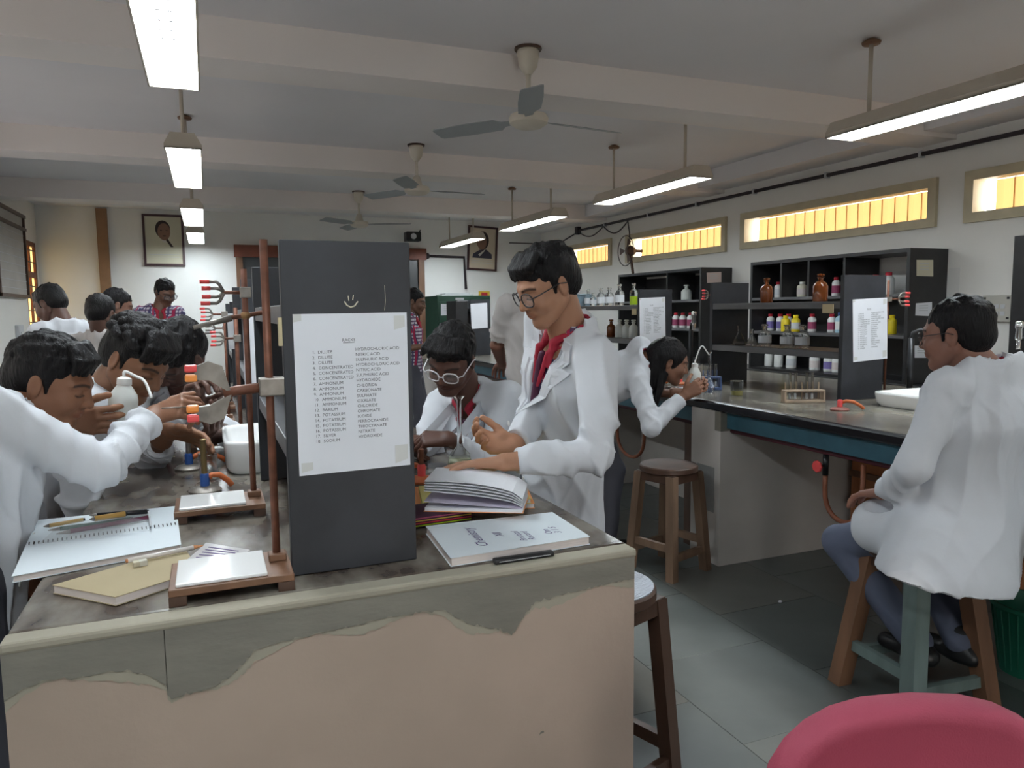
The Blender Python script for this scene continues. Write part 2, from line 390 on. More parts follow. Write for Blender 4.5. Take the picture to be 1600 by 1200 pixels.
names = ['nearest left-row tube light, shining at the top edge of the photo', 'second tube light of the left row, seen nearly end-on', 'third tube light of the left row, small and near the portrait', 'farthest tube light of the left row']
for k, y in enumerate((2.78, 5.46, 8.1, 10.3)): light(-.08, y, names[k])
names = ['nearest right-row tube light, long and running off the right edge', 'second tube light of the right row, in front of the barred fan of beams', 'third tube light of the right row, left of the standing student', 'farthest tube light of the right row, in front of the crooked portrait']
names[1] = 'second tube light of the right row, hanging above the reagent racks'
for k, y in enumerate((2.56, 5.28, 7.62, 10.05)): light(3.35, y, names[k])

light(-.08, .1, 'unseen tube light added as fill over the near end of the left bench'); light(3.35, -.15, 'unseen tube light added as fill over the near end of the right bench')  # two lamps out of view, added to brighten the area near the camera

def fan(px, py, label, rot):
    p = onz(px, py, ZC); t = thing('ceiling_fan', label, 'fan', (p.x, p.y, ZC), group='ceiling fans')
    MB().lathe([(.02, -.14), (.05, -.10), (.062, -.03), (.055, -.0)], n=16).build('canopy', FANM, t, True)
    MB().lathe([(.075, -.012), (.075, 0)], n=14).build('ceiling_plate', WOOD, t)
    MB().cyl((0, 0, -.30), (0, 0, -.12), .014).build('rod', FANM, t, True)
    MB().lathe([(.02, -.425), (.075, -.42), (.105, -.40), (.11, -.375), (.10, -.355), (.05, -.345), (.038, -.30), (.03, -.27), (.016, -.26)], n=24).build('motor', FANM, t, SH)
    for k in range(3):
        a = rot+k*2*math.pi/3; M = Matrix.Rotation(a, 4, 'Z') @ Matrix.Rotation(math.radians(13), 4, 'X')
        bl = MB(); ws = [(.10, .02), (.16, .028), (.20, .062), (.40, .066), (.60, .058), (.615, .045)]
        z = -.385
        up = [Matrix.Translation((0, 0, z)) @ M @ Vector((x, w, 0)) for x, w in ws]+[Matrix.Translation((0, 0, z)) @ M @ Vector((x, -w, 0)) for x, w in reversed(ws)]
        bl.prism(up, (0, 0, .004)).build('blade', FANB, t)
fan(825, 75, 'nearest cream ceiling fan, largest of the three', math.radians(8))
fan(650, 226, 'middle cream ceiling fan of the three', math.radians(2))
fan(560, 299, 'farthest ceiling fan, above the black panel', math.radians(-22))

# dark conduit along the right wall, wires, wall fan, loudspeaker
t = thing('conduit', 'long dark conduit clipped along the top of the right wall', 'pipe', (X1-.03, 5, 2.6))
MB().tube([(X1-.03, y, 2.625) for y in (0, 2, 4, 6, 8, 10.0)], .017, 8).build('pipe', WIRE, t, True, world=True)
for y in (2.6, 3.4, 4.25, 5.2, 6.15, 7.1, 8.1, 9.2): MB().box((X1-.05, y-.012, 2.60), (X1-.001, y+.012, 2.65)).build('clip', GREY, t, world=True)
MB().box((X1-.06, 9.97, 2.57), (X1-.001, 10.06, 2.68)).build('junction_box', WIRE, t, world=True)
solo(MB().tube([(X1-.03, 10.05, 2.6), (X1-.03, 10.6, 2.50), (X1-.03, 11.1, 2.535), (X1-.03, Y1-.03, 2.55), (4.62, Y1-.02, 2.55)], .009, 6).build('wire', WIRE, None, True), 'thin wire running from the conduit along the top of the back wall', 'wire')
solo(MB().tube([(X1-.055, 9.95-.75*k/12, 2.60-.10*math.sin(math.pi*k/12)) for k in range(13)]+[(X1-.055, 9.2-.65*k/12, 2.60-.12*math.sin(math.pi*k/12)) for k in range(1, 13)]+[(X1-.06, 8.50, 2.45), (X1-.07, 8.47, 2.3), (X1-.07, 8.45, 2.1)], .008, 6).build('wire', WIRE, None, True), 'loose wire looping below the conduit down to the wall fan', 'wire')
t = thing('wall_pipe', 'thin dark pipe bent down the back wall beside the crooked portrait', 'pipe', (3.6, Y1-.03, 1.8))
a = ony(667, 400, Y1-.03); b = ony(725, 402, Y1-.03); c = ony(728, 452, Y1-.03)
MB().tube([a, b, c], .022, 8).build('pipe', WIRE, t, True, world=True); MB().ball(a, .05).build('valve', WIRE, t, True, world=True)
a = ony(646, 370, Y1-.2)
t = thing('loudspeaker', 'small black loudspeaker box high on the back wall above the red-brown frame', 'speaker', a)
MB().box((-.13, -.09, -.07), (.10, .09, .07), .012).build('case', BLKMET, t); MB().cyl((.08, .05, .02), (.16, .19, .12), .012).build('bracket', BLKMET, t); MB().lathe([(.045, 0), (.03, .006)], (-.02, -.09, 0), 14, M=Matrix.Rotation(math.pi/2, 4, 'X')).build('cone', GREY, t)
a = onx(985, 392, X1-.18)
t = thing('wall_fan', 'small oscillating fan fixed in front of the high window near the back', 'fan', a)
MB().lathe([(.05, -.05), (.07, 0), (.05, .05)], n=14, M=Matrix.Rotation(math.pi/2, 4, 'Y')).build('motor', WOOD, t, True)
for k in range(3):
    q = k*2.1; MB().prism([(-.06, .02*math.cos(q), .02*math.sin(q)), (-.06, .16*math.cos(q-.3), .16*math.sin(q-.3)), (-.06, .16*math.cos(q+.3), .16*math.sin(q+.3))], (-.004, 0, 0)).build('blade', WOOD, t)
MB().tube([(-.07, .19*math.cos(k*math.pi/10), .19*math.sin(k*math.pi/10)) for k in range(21)], .006, 5).build('guard', WIRE, t)
MB().cyl((0, 0, -.04), (.05, -.02, -.42), .018).build('post', WOOD, t); MB().cyl((.05, 0, 0), (.17, 0, 0), .02).build('arm', WOOD, t)
# left wall: framed board, switch plates, blue crate
t = thing('notice_frame', 'grey roller-blind like board in a dark frame on the left wall', 'board', (X0+.02, 9.95, 2.1))
MB().box((X0+.001, 9.2, 1.68), (X0+.03, 10.45, 2.62)).build('board', mat('board_pale', (.48, .46, .43), .7, var=.1, vscale=3), t, world=True)
for zz in (1.66, 2.45, 2.60): MB().box((X0+.001, 9.15, zz), (X0+.06, 10.52, zz+.035)).build('rail', WOOD, t, world=True)
for yy in (9.15, 10.47): MB().box((X0+.001, yy, 1.66), (X0+.05, yy+.04, 2.63)).build('side_rail', WOOD, t, world=True)
for zz in np.arange(1.76, 2.45, .09): MB().box((X0+.03, 9.2, zz), (X0+.034, 10.45, zz+.006)).build('slat_line', GREY, t, world=True)
t = thing('switch_box', 'pale switch box low on the left wall', 'switch', (X0+.02, 10.0, 1.2))
MB().box((X0+.001, 9.85, 1.1), (X0+.04, 10.1, 1.35), .008).build('plate', GREY, t, world=True); MB().box((X0+.04, 9.93, 1.18), (X0+.05, 10.02, 1.27)).build('switch', HDPE, t, world=True)
t = thing('blue_table', 'low blue painted table against the left wall at the photo edge', 'table', (-1.75, 6.6, 0))
MB().box((X0+.02, 5.2, .90), (-1.35, 7.6, 1.0), .01).build('table_top', mat('blue_paint', (.05, .07, .16), .5), t, world=True)
for x in (X0+.06, -1.42):
    for y in (5.25, 7.5): MB().box((x, y, 0), (x+.06, y+.06, .9)).build('leg', WOOD, t, world=True)
t = thing('jute_bag', 'crumpled brown bag on the blue table', 'bag', (-1.62, 6.0, 1.0))
mb = MB(); mb.lathe([(.10, 0), (.13, .03), (.12, .09), (.10, .13), (.06, .15)], n=14); mb.build('sack', mat('jute', (.22, .13, .07), .9, bump=.4, bscale=60), t, True); MB().lathe([(.05, .13), (.075, .17), (.07, .19)], n=10).build('tied_neck', mat('jute', (.2, .1, .1)), t, True)
# power board on the right wall
t = thing('power_board', 'pale switchboard with small sockets on the right wall', 'switchboard', (X1-.02, 3.6, 1.43))
MB().box((X1-.03, 3.48, 1.34), (X1-.001, 3.70, 1.53), .006).build('plate', mat('board_beige', (.5, .48, .43), .6), t, world=True)
for dy in (3.50, 3.67):
    for dz in (1.36, 1.50): MB().box((X1-.036, dy, dz), (X1-.03, dy+.016, dz+.016)).build('screw', BLKMET, t, world=True)
for dy in (3.545, 3.59, 3.635):
    for dz in (1.40, 1.45): MB().box((X1-.036, dy-.015, dz-.015), (X1-.03, dy+.015, dz+.015)).build('socket', GREY, t, world=True)
struct(MB().box((X1-.03, 2.55, 0), (X1-.001, 3.49, 1.93)).build('door_2', BLACKW))
struct(MB().box((X1-.003, 3.9, 1.0), (X1-.0005, Y1, 1.74)).build('trim_8', mat('dado_grey', (.74, .725, .70), .5)))
# ------------------------------------------------------------------ left bench
B = .93
t = thing('lab_bench', 'long masonry lab bench with brown stone top and patched cream end wall, nearest', 'bench', (.26, 3.8, 0))
MB().box((-.335, 1.43, .885), (.86, 6.3, B), .006).build('bench_top', STONE, t, world=True)
ew = MB().box((-.335, 1.385, 0), (.855, 1.52, .884)).build('end_wall', CREAMP, t, world=True)
MB().box((-.337, 1.379, .912), (.858, 1.428, B+.001), .006).build('plaster_rim', PLASTER2, ew, world=True)
low = [(0,450),(30,430),(100,395),(200,385),(290,370),(350,385),(390,405),(405,440),(430,430),(510,410),(560,370),(600,325),(680,300),(790,275),(850,265),(900,250),(1000,235),(1040,228),(1080,250),(1110,265),(1180,275),(1205,290),(1225,255),(1260,210),(1320,195),(1400,175),(1485,157)]
pts = [ony(x/1.509, 800+y/1.509, 1.385) for x, y in low]
rs = np.random.RandomState(3); dense = []
for a, b in zip(pts[:-1], pts[1:]):
    n = max(2, int((b-a).length/.006))
    for k in range(n):
        p = a.lerp(b, k/n); dense.append((p.x+rs.randn()*.001, p.z+rs.randn()*.0016))
dense.append((.853, pts[-1].z)); dense[0] = (-.334, dense[0][1])
def band(off, m, nm, y):
    mb = MB()
    for (xa, za), (xb, zb) in zip(dense[:-1], dense[1:]):
        if xb <= xa: continue
        wa, wb = off*(1+.8*math.sin(xa*31)), off*(1+.8*math.sin(xb*31))
        mb.hexa([(xa, y, za-wa), (xb, y, zb-wb), (xb, 1.386, zb-wb), (xa, 1.386, za-wa)], [(xa, y, .915), (xb, y, .915), (xb, 1.386, .915), (xa, 1.386, .915)])
    mb.build(nm, m, ew, world=True)
band(.012, PLASTER2, 'feathered_plaster', 1.3835); band(0, PLASTER, 'plaster_patch', 1.3815)
for k, (x, zz) in enumerate([(.02, .52), (.18, .30), (.42, .47), (.62, .55), (.70, .44), (.5, .2)]):
    MB().prism([(x, 1.3846, zz), (x+.012, 1.3846, zz+.003), (x+.009, 1.3846, zz+.008), (x+.003, 1.3846, zz+.006)], (0, .001, 0)).build('chip', PLASTER, ew, world=True)
for y in (3.0, 4.6, 6.0): MB().box((-.2, y, 0), (.75, y+.25, .885)).build('support_wall', CREAMP, t, world=True)
MB().box((.16, 1.5, .0), (.36, 6.2, .884)).build('spine_wall', CREAMP, t, world=True)

def rack(name, label, x0, x1, y0, y1, shelves, top, paper=None):
    t = thing(name, label, 'rack', ((x0+x1)/2, (y0+y1)/2, B), group='black reagent racks standing on the benches')
    for y in (y0, y1-.028): MB().box((x0, y, B+.001), (x1, y+.028, top), .002).build('end_panel', PANEL, t, world=True)
    for z in shelves: MB().box((x0+.004, y0+.028, z-.04), (x1-.004, y1-.028, z), .002).build('shelf', SHELFM, t, world=True)
    return t
r1 = rack('reagent_rack', 'black reagent rack with the large chemical list, nearest in the photo', .135, .392, 1.511, 2.47, (1.475, 1.20), 1.60)
r1b = rack('reagent_rack', 'black reagent rack behind the sink on the left bench', .135, .392, 3.3, 4.4, (1.475, 1.20), 1.60)
r1c = rack('reagent_rack', 'farthest reagent rack on the left bench', .135, .392, 5.0, 6.1, (1.42, 1.20), 1.53)
r2 = rack('reagent_rack', 'black rack holding amber bottles and glass jars on the right bench', 3.285, 3.60, 3.15, 4.345, (1.49, 1.205), 1.635)
r3 = rack('reagent_rack', 'black rack with clear stoppered bottles on top, behind the long-haired student', 3.285, 3.60, 5.27, 6.9, (1.49, 1.205), 1.615)

TXT1 = "\n".join("%d.  %s" % (i+1, s) for i, s in enumerate("DILUTE DILUTE DILUTE CONCENTRATED CONCENTRATED CONCENTRATED AMMONIUM AMMONIUM AMMONIUM AMMONIUM AMMONIUM BARIUM POTASSIUM POTASSIUM POTASSIUM POTASSIUM SILVER SODIUM".split()))
TXT2 = "HYDROCHLORIC ACID\nNITRIC ACID\nSULPHURIC ACID\nHYDROCHLORIC ACID\nNITRIC ACID\nSULPHURIC ACID\nHYDROXIDE\nCHLORIDE\nCARBONATE\nSULPHATE\nOXALATE\nCHLORIDE\nCHROMATE\nIODIDE\nFERROCYANIDE\nTHIOCYANATE\nNITRATE\nHYDROXIDE"
def sheet(parent, quad, label=None, name='paper_notice', text=True):
    'paper glued on an end panel facing the near side; quad = tl,tr,br,bl'
    tl, tr, br, bl = [Vector(q) for q in quad]; d = Vector((0, -.0012, 0))
    o = MB().prism([bl, br, tr, tl], d).build(name, PAPER, parent, world=True)
    if label: o['label'] = label
    if text:
        w = (tr-tl).length; ex = (tr-tl).normalized(); ey = (tl-bl).normalized(); h = (tl-bl).length; n = Vector((0, -.0016, 0))
        def T(u, v): return tl.lerp(tr, u)*(1-v)+bl.lerp(br, u)*v + n
        s = h*.0268
        for body, u, v, al in ((TXT1, .15, .245, 'LEFT'), (TXT2, .525, .235, 'LEFT'), ('RACKS', .47, .175, 'CENTER')):
            text_mesh(body, s, INK, 'printed_text', o, frame(T(u, v), ex, ey), al, 1.22)
        MB().prism([T(.42, .182), T(.52, .180), T(.52, .183), T(.42, .185)], (0, -.0002, 0)).build('underline', INK, o, world=True)
        for u, v, du, dv in ((.0, .0, .07, .05), (.88, .02, .10, .09), (.86, .86, .12, .12), (.02, .92, .1, .06)):
            MB().prism([T(u, v), T(u, v+dv), T(u+du, v+dv*.8), T(u+du, v)], (0, -.0003, 0)).build('tape', mat('tape', (.62, .62, .60), .35), o, world=True)
    return o
q = [ony(x, y, 1.510) for x, y in ((457, 491), (635, 488), (641, 726), (468, 744))]
sheet(r1, q, 'white list of chemicals taped to the panel')
def smear(pts, r, nm): MB().tube([ony(x, y, 1.5103) for x, y in pts], r, 5).build(nm, CHALK, r1, world=True)
smear([(538, 471), (542, 477), (548, 480), (554, 478), (559, 471)], .0014, 'chalk_smile'); smear([(544, 462), (545, 470)], .0011, 'chalk_eye'); smear([(552, 461), (551, 469)], .0011, 'chalk_eye')
smear([(601, 446), (602, 470), (601, 485)], .0005, 'chalk_scratch'); smear([(617, 558), (611, 553), (602, 556), (598, 564)], .0006, 'pencil_arc')
t = MB().box((.128, 1.508, 1.395), (.1345, 1.53, 1.45)).build('label_tag', mat('yellowed_tag', (.55, .46, .28), .7), r1, world=True)
q = [ony(x, y, 3.149) for x, y in ((1332, 468), (1386, 465), (1386, 560), (1333, 566))]
sheet(r2, q, 'white chemical list on the panel')
q = [ony(x, y, 5.268) for x, y in ((999, 466), (1039, 464), (1040, 534), (1000, 536))]
sheet(r3, q, 'white chemical list on the panel')
q = [ony(x, y, 3.299) for x, y in ((379, 488), (420, 487), (421, 610), (383, 612))]
sheet(r1b, q, 'white sheet glued to the panel', text=False)
q = [ony(x, y, 4.999) for x, y in ((353, 490), (372, 489), (374, 545), (357, 546))]
sheet(r1c, q, 'white sheet glued to the panel', text=False)
MB().box((3.279, 3.22, 1.425), (3.2845, 3.30, 1.475)).build('shelf_number', mat('yellowed_tag', (.5, .4, .3)), r2, world=True)
MB().box((3.279, 5.31, 1.41), (3.2845, 5.38, 1.46)).build('shelf_number', mat('yellowed_tag', (.5, .4, .3)), r3, world=True)

# ------------------------------------------------------------------ right bench
t = thing('lab_bench', 'long lab bench with black-edged stone top and teal apron, on the right', 'bench', (3.45, 4.0, 0))
MB().box((2.66, .7, .885), (4.25, 8.3, B), .004).build('bench_top', STONE2, t, world=True)
MB().box((2.625, .68, .878), (2.662, 8.3, B+.001), .012).build('nosing', EDGE, t, world=True)
MB().box((2.66, .7, .79), (2.69, 8.3, .884)).build('apron', TEAL, t, world=True)
MB().tube([(2.70, .7, .775), (2.70, 8.3, .775)], .016, 8).build('gas_pipe', mat('maroon_pipe', (.06, .012, .018), .5), t, True, world=True)
sw = MB().box((2.62, 3.352, 0), (3.75, 3.62, .884)).build('support_wall', WHITEWALL, t, world=True)
MB().box((2.617, 3.349, .775), (3.15, 3.40, .884)).build('grey_patch', PLASTER, sw, world=True)
MB().box((2.616, 3.40, .30), (2.6195, 3.56, .56)).build('grey_patch', mat('grey_wash', (.33, .33, .32), .85, var=.15), sw, world=True)
MB().box((2.66, 5.33, 0), (4.2, 5.6, .884)).build('support_wall', WHITEWALL, t, world=True)
MB().box((2.66, 7.6, 0), (4.2, 7.9, .884)).build('support_wall', WHITEWALL, t, world=True)
MB().box((3.35, 3.6, 0), (3.55, 8.2, .884)).build('spine_wall', WHITEWALL, t, world=True)
MB().box((2.70, 3.72, 0), (2.78, 3.80, .79)).build('post', WOOD, t, world=True)
c = thing('under_bench_cabinet', 'orange-brown wooden cabinet under the right bench', 'cabinet', (3.87, 2.4, 0))
MB().box((3.55, 1.6, .06), (4.2, 3.3, .76)).build('body', mat('orange_ply', (.45, .17, .07), .5, var=.15, vscale=8), c, world=True)
for z in (.28, .45, .6): MB().box((3.53, 1.6, z), (3.55, 3.3, z+.035)).build('rail', WOODM, c, world=True)
MB().box((3.57, 1.62, 0), (4.18, 3.28, .06)).build('plinth', WOOD, c, world=True)

def gas_hose(x, y, zt, label, depth, span):
    t = thing('gas_tap_hose', label, 'gas hose', (x, y, zt-depth))
    MB().cyl((x, y, zt), (x, y, zt-.10), .014, n=10).build('valve_body', BLKMET, t, True, world=True)
    k = MB().lathe([(.026, 0), (.03, .006), (.026, .016)], (x-.055, y+.005, zt-.055), 8, M=Matrix.Rotation(math.pi/2, 4, 'Y')).build('knob', REDJ, t, world=True)
    MB().cyl((x, y, zt-.055), (x-.045, y+.005, zt-.055), .008, n=8).build('spindle', BLKMET, t, True, world=True)
    P = [(x, y, zt-.09)]
    for i in range(13):
        a = math.pi*i/12; P.append((x, y-span/2+span/2*math.cos(a), zt-.16-(depth-.16)*math.sin(a)**.8))
    P.append((x, y-span, zt-.01)); MB().tube(P, .0115, 8).build('hose', BRH, t, True, world=True)
a = onx(1291, 700, 2.70)
gas_hose(2.70, a.y, .76, 'brown gas hose with red valve knob hanging under the right bench in front', .30, .22)
gas_hose(2.70, 4.62, .76, 'brown gas hose with red valve behind the wooden stool', .33, .36)

# tiled counter and black shelf cabinets along the right wall
WT = mat('white_wall_tile', (.66, .64, .58), .25)
t = thing('wall_counter', 'white-tiled counter along the right wall under the black cabinets', 'counter', (5.0, 5.9, 0))
MB().box((4.83, 3.6, 0), (5.19, 9.2, .84)).build('core', JOINT, t, world=True); MB().box((4.79, 3.58, .84), (5.19, 9.22, .875), .004).build('counter_top', BLACKW, t, world=True)
tm = MB().box((0, .0025, .0025), (.008, .1475, .1475)).build('tile', WT).data; bpy.data.objects.remove(bpy.data.objects['tile'] if bpy.data.objects['tile'].data == tm else [o for o in bpy.data.objects if o.data == tm][0])
for iy in range(26):
    for iz in range(5):
        o = bpy.data.objects.new('tile', tm); COL.objects.link(o); o.parent = t; o.location = Vector((4.823, 3.62+iy*.15, .09+iz*.15))-t.location
def cab(label, y0, y1, shelves, gaps, uprights):
    t = thing('shelf_cabinet', label, 'cabinet', (5.0, (y0+y1)/2, .875), group='black shelf cabinets on the wall counter')
    xa, xb = 4.80, 5.195
    for y in (y0, y1-.03): MB().box((xa, y, .876), (xb, y+.03, 1.885), .002).build('side_panel', BLACKW, t, world=True)
    MB().box((xa, y0+.03, 1.855), (xb, y1-.03, 1.885), .002).build('top_board', BLACKW, t, world=True)
    MB().box((xa, y0+.03, .876), (xb, y1-.03, .90)).build('shelf', BLACKW, t, world=True)
    for z in shelves: MB().box((xa, y0+.03, z-.025), (xb-.012, y1-.03, z), .002).build('shelf', SHELFM, t, world=True)
    zs = [.90]+list(shelves)+[1.855]
    for k, (za, zb) in enumerate(zip(zs[:-1], zs[1:])):
        segs = [(y0+.03, y1-.03)] if k < len(zs)-2 else gaps
        for a, b in segs: MB().box((xb-.012, a, za), (xb-.002, b, zb-.025)).build('back_panel', BLACKW, t, world=True)
    for y in uprights: MB().box((xa+.01, y, shelves[-1]), (xb-.012, y+.022, 1.855)).build('upright', BLACKW, t, world=True)
    return t
cA = cab('larger black shelf cabinet with white reagent bottles, right of the windows', 4.0, 5.74, (1.24, 1.55), [(4.03, 4.1), (4.63, 5.05), (5.30, 5.71)], (4.61, 5.0, 5.33))
cA['label'] = 'larger black cabinet full of white reagent bottles, notes on its side, right wall'
cB = cab('smaller black cabinet behind the long-haired student, with a pink note on its side', 6.5, 8.2, (1.24, 1.55), [(6.53, 7.13), (7.152, 8.17)], (7.13,))
def note(parent, pts, y, m, nm='note', lines=3):
    q = [ony(px, py, y) for px, py in pts]; o = MB().prism([q[3], q[2], q[1], q[0]], (0, -.001, 0)).build(nm, m, parent, world=True)
    for k in range(lines):
        v = .25+.18*k; a = q[0].lerp(q[3], v); b = q[1].lerp(q[2], v); MB().prism([a.lerp(b, .2)+Vector((0, -.0012, 0)), a.lerp(b, .75)+Vector((0, -.0012, 0)), a.lerp(b, .75)+Vector((0, -.0012, .006)), a.lerp(b, .2)+Vector((0, -.0012, .006))], (0, -.0004, 0)).build('text_line', GREY, o, world=True)
CREAMN = mat('cream_note', (.62, .58, .44), .8)
note(cA, ((1432, 406), (1458, 406), (1458, 432), (1432, 431)), 3.999, CREAMN); note(cA, ((1431, 474), (1456, 472), (1456, 494), (1430, 493)), 3.999, PAPER)
note(cA, ((1429, 540), (1450, 540), (1450, 559), (1429, 559)), 3.999, PAPER); note(cB, ((1104, 426), (1127, 425), (1127, 441), (1105, 442)), 6.499, mat('pink_note', (.62, .50, .46), .8))

# ------------------------------------------------------------------ stools
def stool(name, label, loc, rz, h, r, leg_m, seat_m, top_m=None, spread=.16, lw=.022):
    t = thing(name, label, 'stool', loc, rz)
    MB().lathe([(r-.006, h-.035), (r, h-.03), (r, h-.006), (r-.006, h)], n=32).build('seat', seat_m, t, SH)
    if top_m: MB().lathe([(r-.008, h), (r-.008, h+.003)], n=32).build('seat_sheet', top_m, t)
    MB().box((-.13, -.13, h-.085), (.13, .13, h-.035), .004).build('seat_frame', WOOD, t)
    for sx in (-1, 1):
        for sy in (-1, 1):
            mb = MB(); a, b = .11, spread
            def ring(c, z, w): return [(sx*c-w, sy*c-w, z), (sx*c+w, sy*c-w, z), (sx*c+w, sy*c+w, z), (sx*c-w, sy*c+w, z)]
            mb.hexa(ring(b, 0, lw), ring(a, h-.04, lw)); mb.build('leg', leg_m, t)
    for z, w in ((.12, 0), (.17, 1)):
        c = spread-(spread-.11)*z/h
        for s in (-1, 1):
            if w: MB().box((s*c-.012, -c, z-.02), (s*c+.012, c, z+.02)).build('stretcher', leg_m, t)
            else: MB().box((-c, s*c-.012, z-.02), (c, s*c+.012, z+.02)).build('stretcher', leg_m, t)
    return t
p = onz(1037, 716, .60); stool('wooden_stool', 'worn dark wooden stool standing empty by the whitewashed bench wall', (2.34, 3.44, 0), .3, .60, .16, WOODL, WOOD, spread=.148, lw=.024)
SHEETM = mat('ribbed_steel_sheet', (.62, .66, .74), .22, metal=.6, bump=.5, bscale=30, stretch=(1, 8, 1))
stool('steel_topped_stool', 'stool with shiny sheet-metal seat half hidden behind the near bench end', (1.035, 1.85, 0), .35, .66, .155, WOOD, WOOD, SHEETM, spread=.15)
TEALW = mat('grey_teal_wood', (.15, .20, .19), .6, var=.25, vscale=12, stretch=(1, 1, .15))
STB = (2.38, 1.90)
t = stool('tall_stool', 'tall stool with grey-teal legs under the seated student on the right', (*STB, 0), -.09, .58, .17, TEALW, WOOD, spread=.175, lw=.03)
for k, o in enumerate([c for c in t.children if c.name.startswith('leg')]):
    if k in (1, 2): o.data.materials[0] = WOODM

# pink upholstered chair close to the camera
t = thing('chair', 'pink upholstered chair with rounded back in the lower right corner', 'chair', (1.12, .62, 0))
PINK = mat('pink_upholstery', (.40, .06, .105), .7, bump=.15, bscale=300, var=.06, vscale=5)
c0 = onz(1430, 1095, .82)
ax = Vector((math.cos(-.36), math.sin(-.36), 0)); bx_ = Vector((-ax.y, ax.x, 0)); cc = Vector((1.06, .84, 0))
mb = MB(); N = 28; rows = []
for j, (off, inset) in enumerate([(-.035, .03), (-.042, .012), (-.03, 0), (.015, 0), (.03, .012), (.028, .03)]):
    ring = []
    for k in range(N):
        a = 2*math.pi*k/N; ca, sa = math.cos(a), math.sin(a)
        x = math.copysign(abs(ca)**(2/2.6), ca)*(.262-inset); z = .588+math.copysign(abs(sa)**(2/2.6), sa)*(.225-inset)
        ring.append(cc+ax*x+bx_*(off+.25*x*x*-1)+Vector((0, 0, z)))
    rows.append(ring)
vs = [v for r in rows for v in r]; fs = []
for j in range(len(rows)-1):
    for k in range(N): fs.append((j*N+k, j*N+(k+1) % N, (j+1)*N+(k+1) % N, (j+1)*N+k))
fs += [tuple(reversed(range(N))), tuple((len(rows)-1)*N+k for k in range(N))]
MB().add(vs, fs).build('backrest', PINK, t, True, world=True)
def oriented(x0, x1, y0, y1, z0, z1, bev=0):
    M = Matrix((ax, bx_, Vector((0, 0, 1)))).transposed().to_4x4(); M.translation = cc; return MB().box((x0, y0, z0), (x1, y1, z1), bev, M)
oriented(-.23, .23, -.47, -.03, .40, .47, .02).build('seat', PINK, t, True, world=True)
oriented(-.03, .03, .0, .03, .40, .62).build('back_support', BLKMET, t, world=True)
for x in (-.2, .18):
    for y in (-.45, -.05): oriented(x, x+.025, y, y+.025, 0, .40).build('leg', BLKMET, t, world=True)

# green waste basket, small bottle on the floor
t = thing('waste_basket', 'green plastic waste basket on the floor at the right edge', 'basket', (2.98, 1.86, 0))
MB().lathe([(.10, 0), (.135, .26), (.145, .27), (.145, .285), (.13, .285), (.125, .26), (.092, .02)], n=26, cap=False).build('tub', GREENB, t, SH); MB().lathe([(.0, .012), (.1, .012)], n=26, cap=False).build('bottom', GREENB, t)
for k in range(26):
    a = 2*math.pi*k/26; MB().tube([(.1015*math.cos(a), .1015*math.sin(a), .02), (.137*math.cos(a), .137*math.sin(a), .26)], .003, 4).build('rib', GREENB, t)
p = onz(1050, 822, .0)
t = thing('fallen_bottle', 'small clear plastic bottle lying on the floor behind the wooden stool', 'bottle', p, .6)
M = Matrix.Rotation(math.pi/2, 4, 'Y')
MB().lathe([(.033, 0), (.035, .01), (.035, .075), (.015, .10), (.014, .11)], (-.05, 0, .035), 14, M=M).build('bottle', HDPE2, t, True); MB().lathe([(.017, .108), (.017, .125)], (-.05, 0, .035), 12, M=M).build('cap', HDPE, t)
for k, (x, y) in enumerate(((1219, 940), (1346, 984))): solo(MB().ball(onz(x, y, .006), (.012, .008, .006), 8, 5).build('paper_scrap', PAPER, None, True), ('tiny white paper scrap on the floor near the bench wall', 'tiny white paper scrap on the floor near the tall stool')[k], 'scrap')

# back of the room: green cupboard, poster, far racks
t = thing('green_cupboard', 'dark green steel cupboard against the back wall', 'cupboard', (2.9, 10.0, 0))
a = ony(683, 462, 9.6); b = ony(766, 462, 9.6)
MB().box((a.x, 9.6, 0), (b.x, 10.2, a.z), .006).build('body', GREENC, t, world=True)
w = b.x-a.x
for k in range(2): MB().box((a.x+.02+k*w/2, 9.585, .1), (a.x+w/2-.01+k*w/2, 9.599, a.z-.08), .003).build('door', GREENC, t, world=True)
MB().box((a.x+.25, 9.583, a.z-.06), (a.x+.37, 9.586, a.z-.03)).build('nameplate', GREY, t, world=True)
note(t, ((689, 475), (711, 475), (711, 492), (689, 493)), 9.582, PAPER, 'paper_notice')
solo(MB().box((a.x+.1, 9.7, a.z), (a.x+.55, 10.0, a.z+.02)).box((a.x+.15, 9.72, a.z+.02), (a.x+.5, 9.95, a.z+.035)).build('paper_pile', GREY), 'flat papers lying on top of the green cupboard', 'papers')
t = thing('colour_poster', 'small red and yellow poster in a frame behind the green cupboard', 'poster', (3.9, Y1-.01, 1.5))
a = ony(748, 455, Y1-.01); b = ony(765, 474, Y1-.01)
MB().box((a.x, Y1-.02, b.z), (b.x, Y1-.001, a.z)).build('backing', mat('poster_yellow', (.75, .5, .05), .6), t, world=True)
MB().box((a.x+.04, Y1-.024, a.z-.08), (b.x-.04, Y1-.02, a.z-.02)).build('red_block', REDC, t, world=True); MB().box((a.x+.04, Y1-.024, b.z+.02), (b.x-.07, Y1-.02, a.z-.1)).build('dark_block', BLKMET, t, world=True)
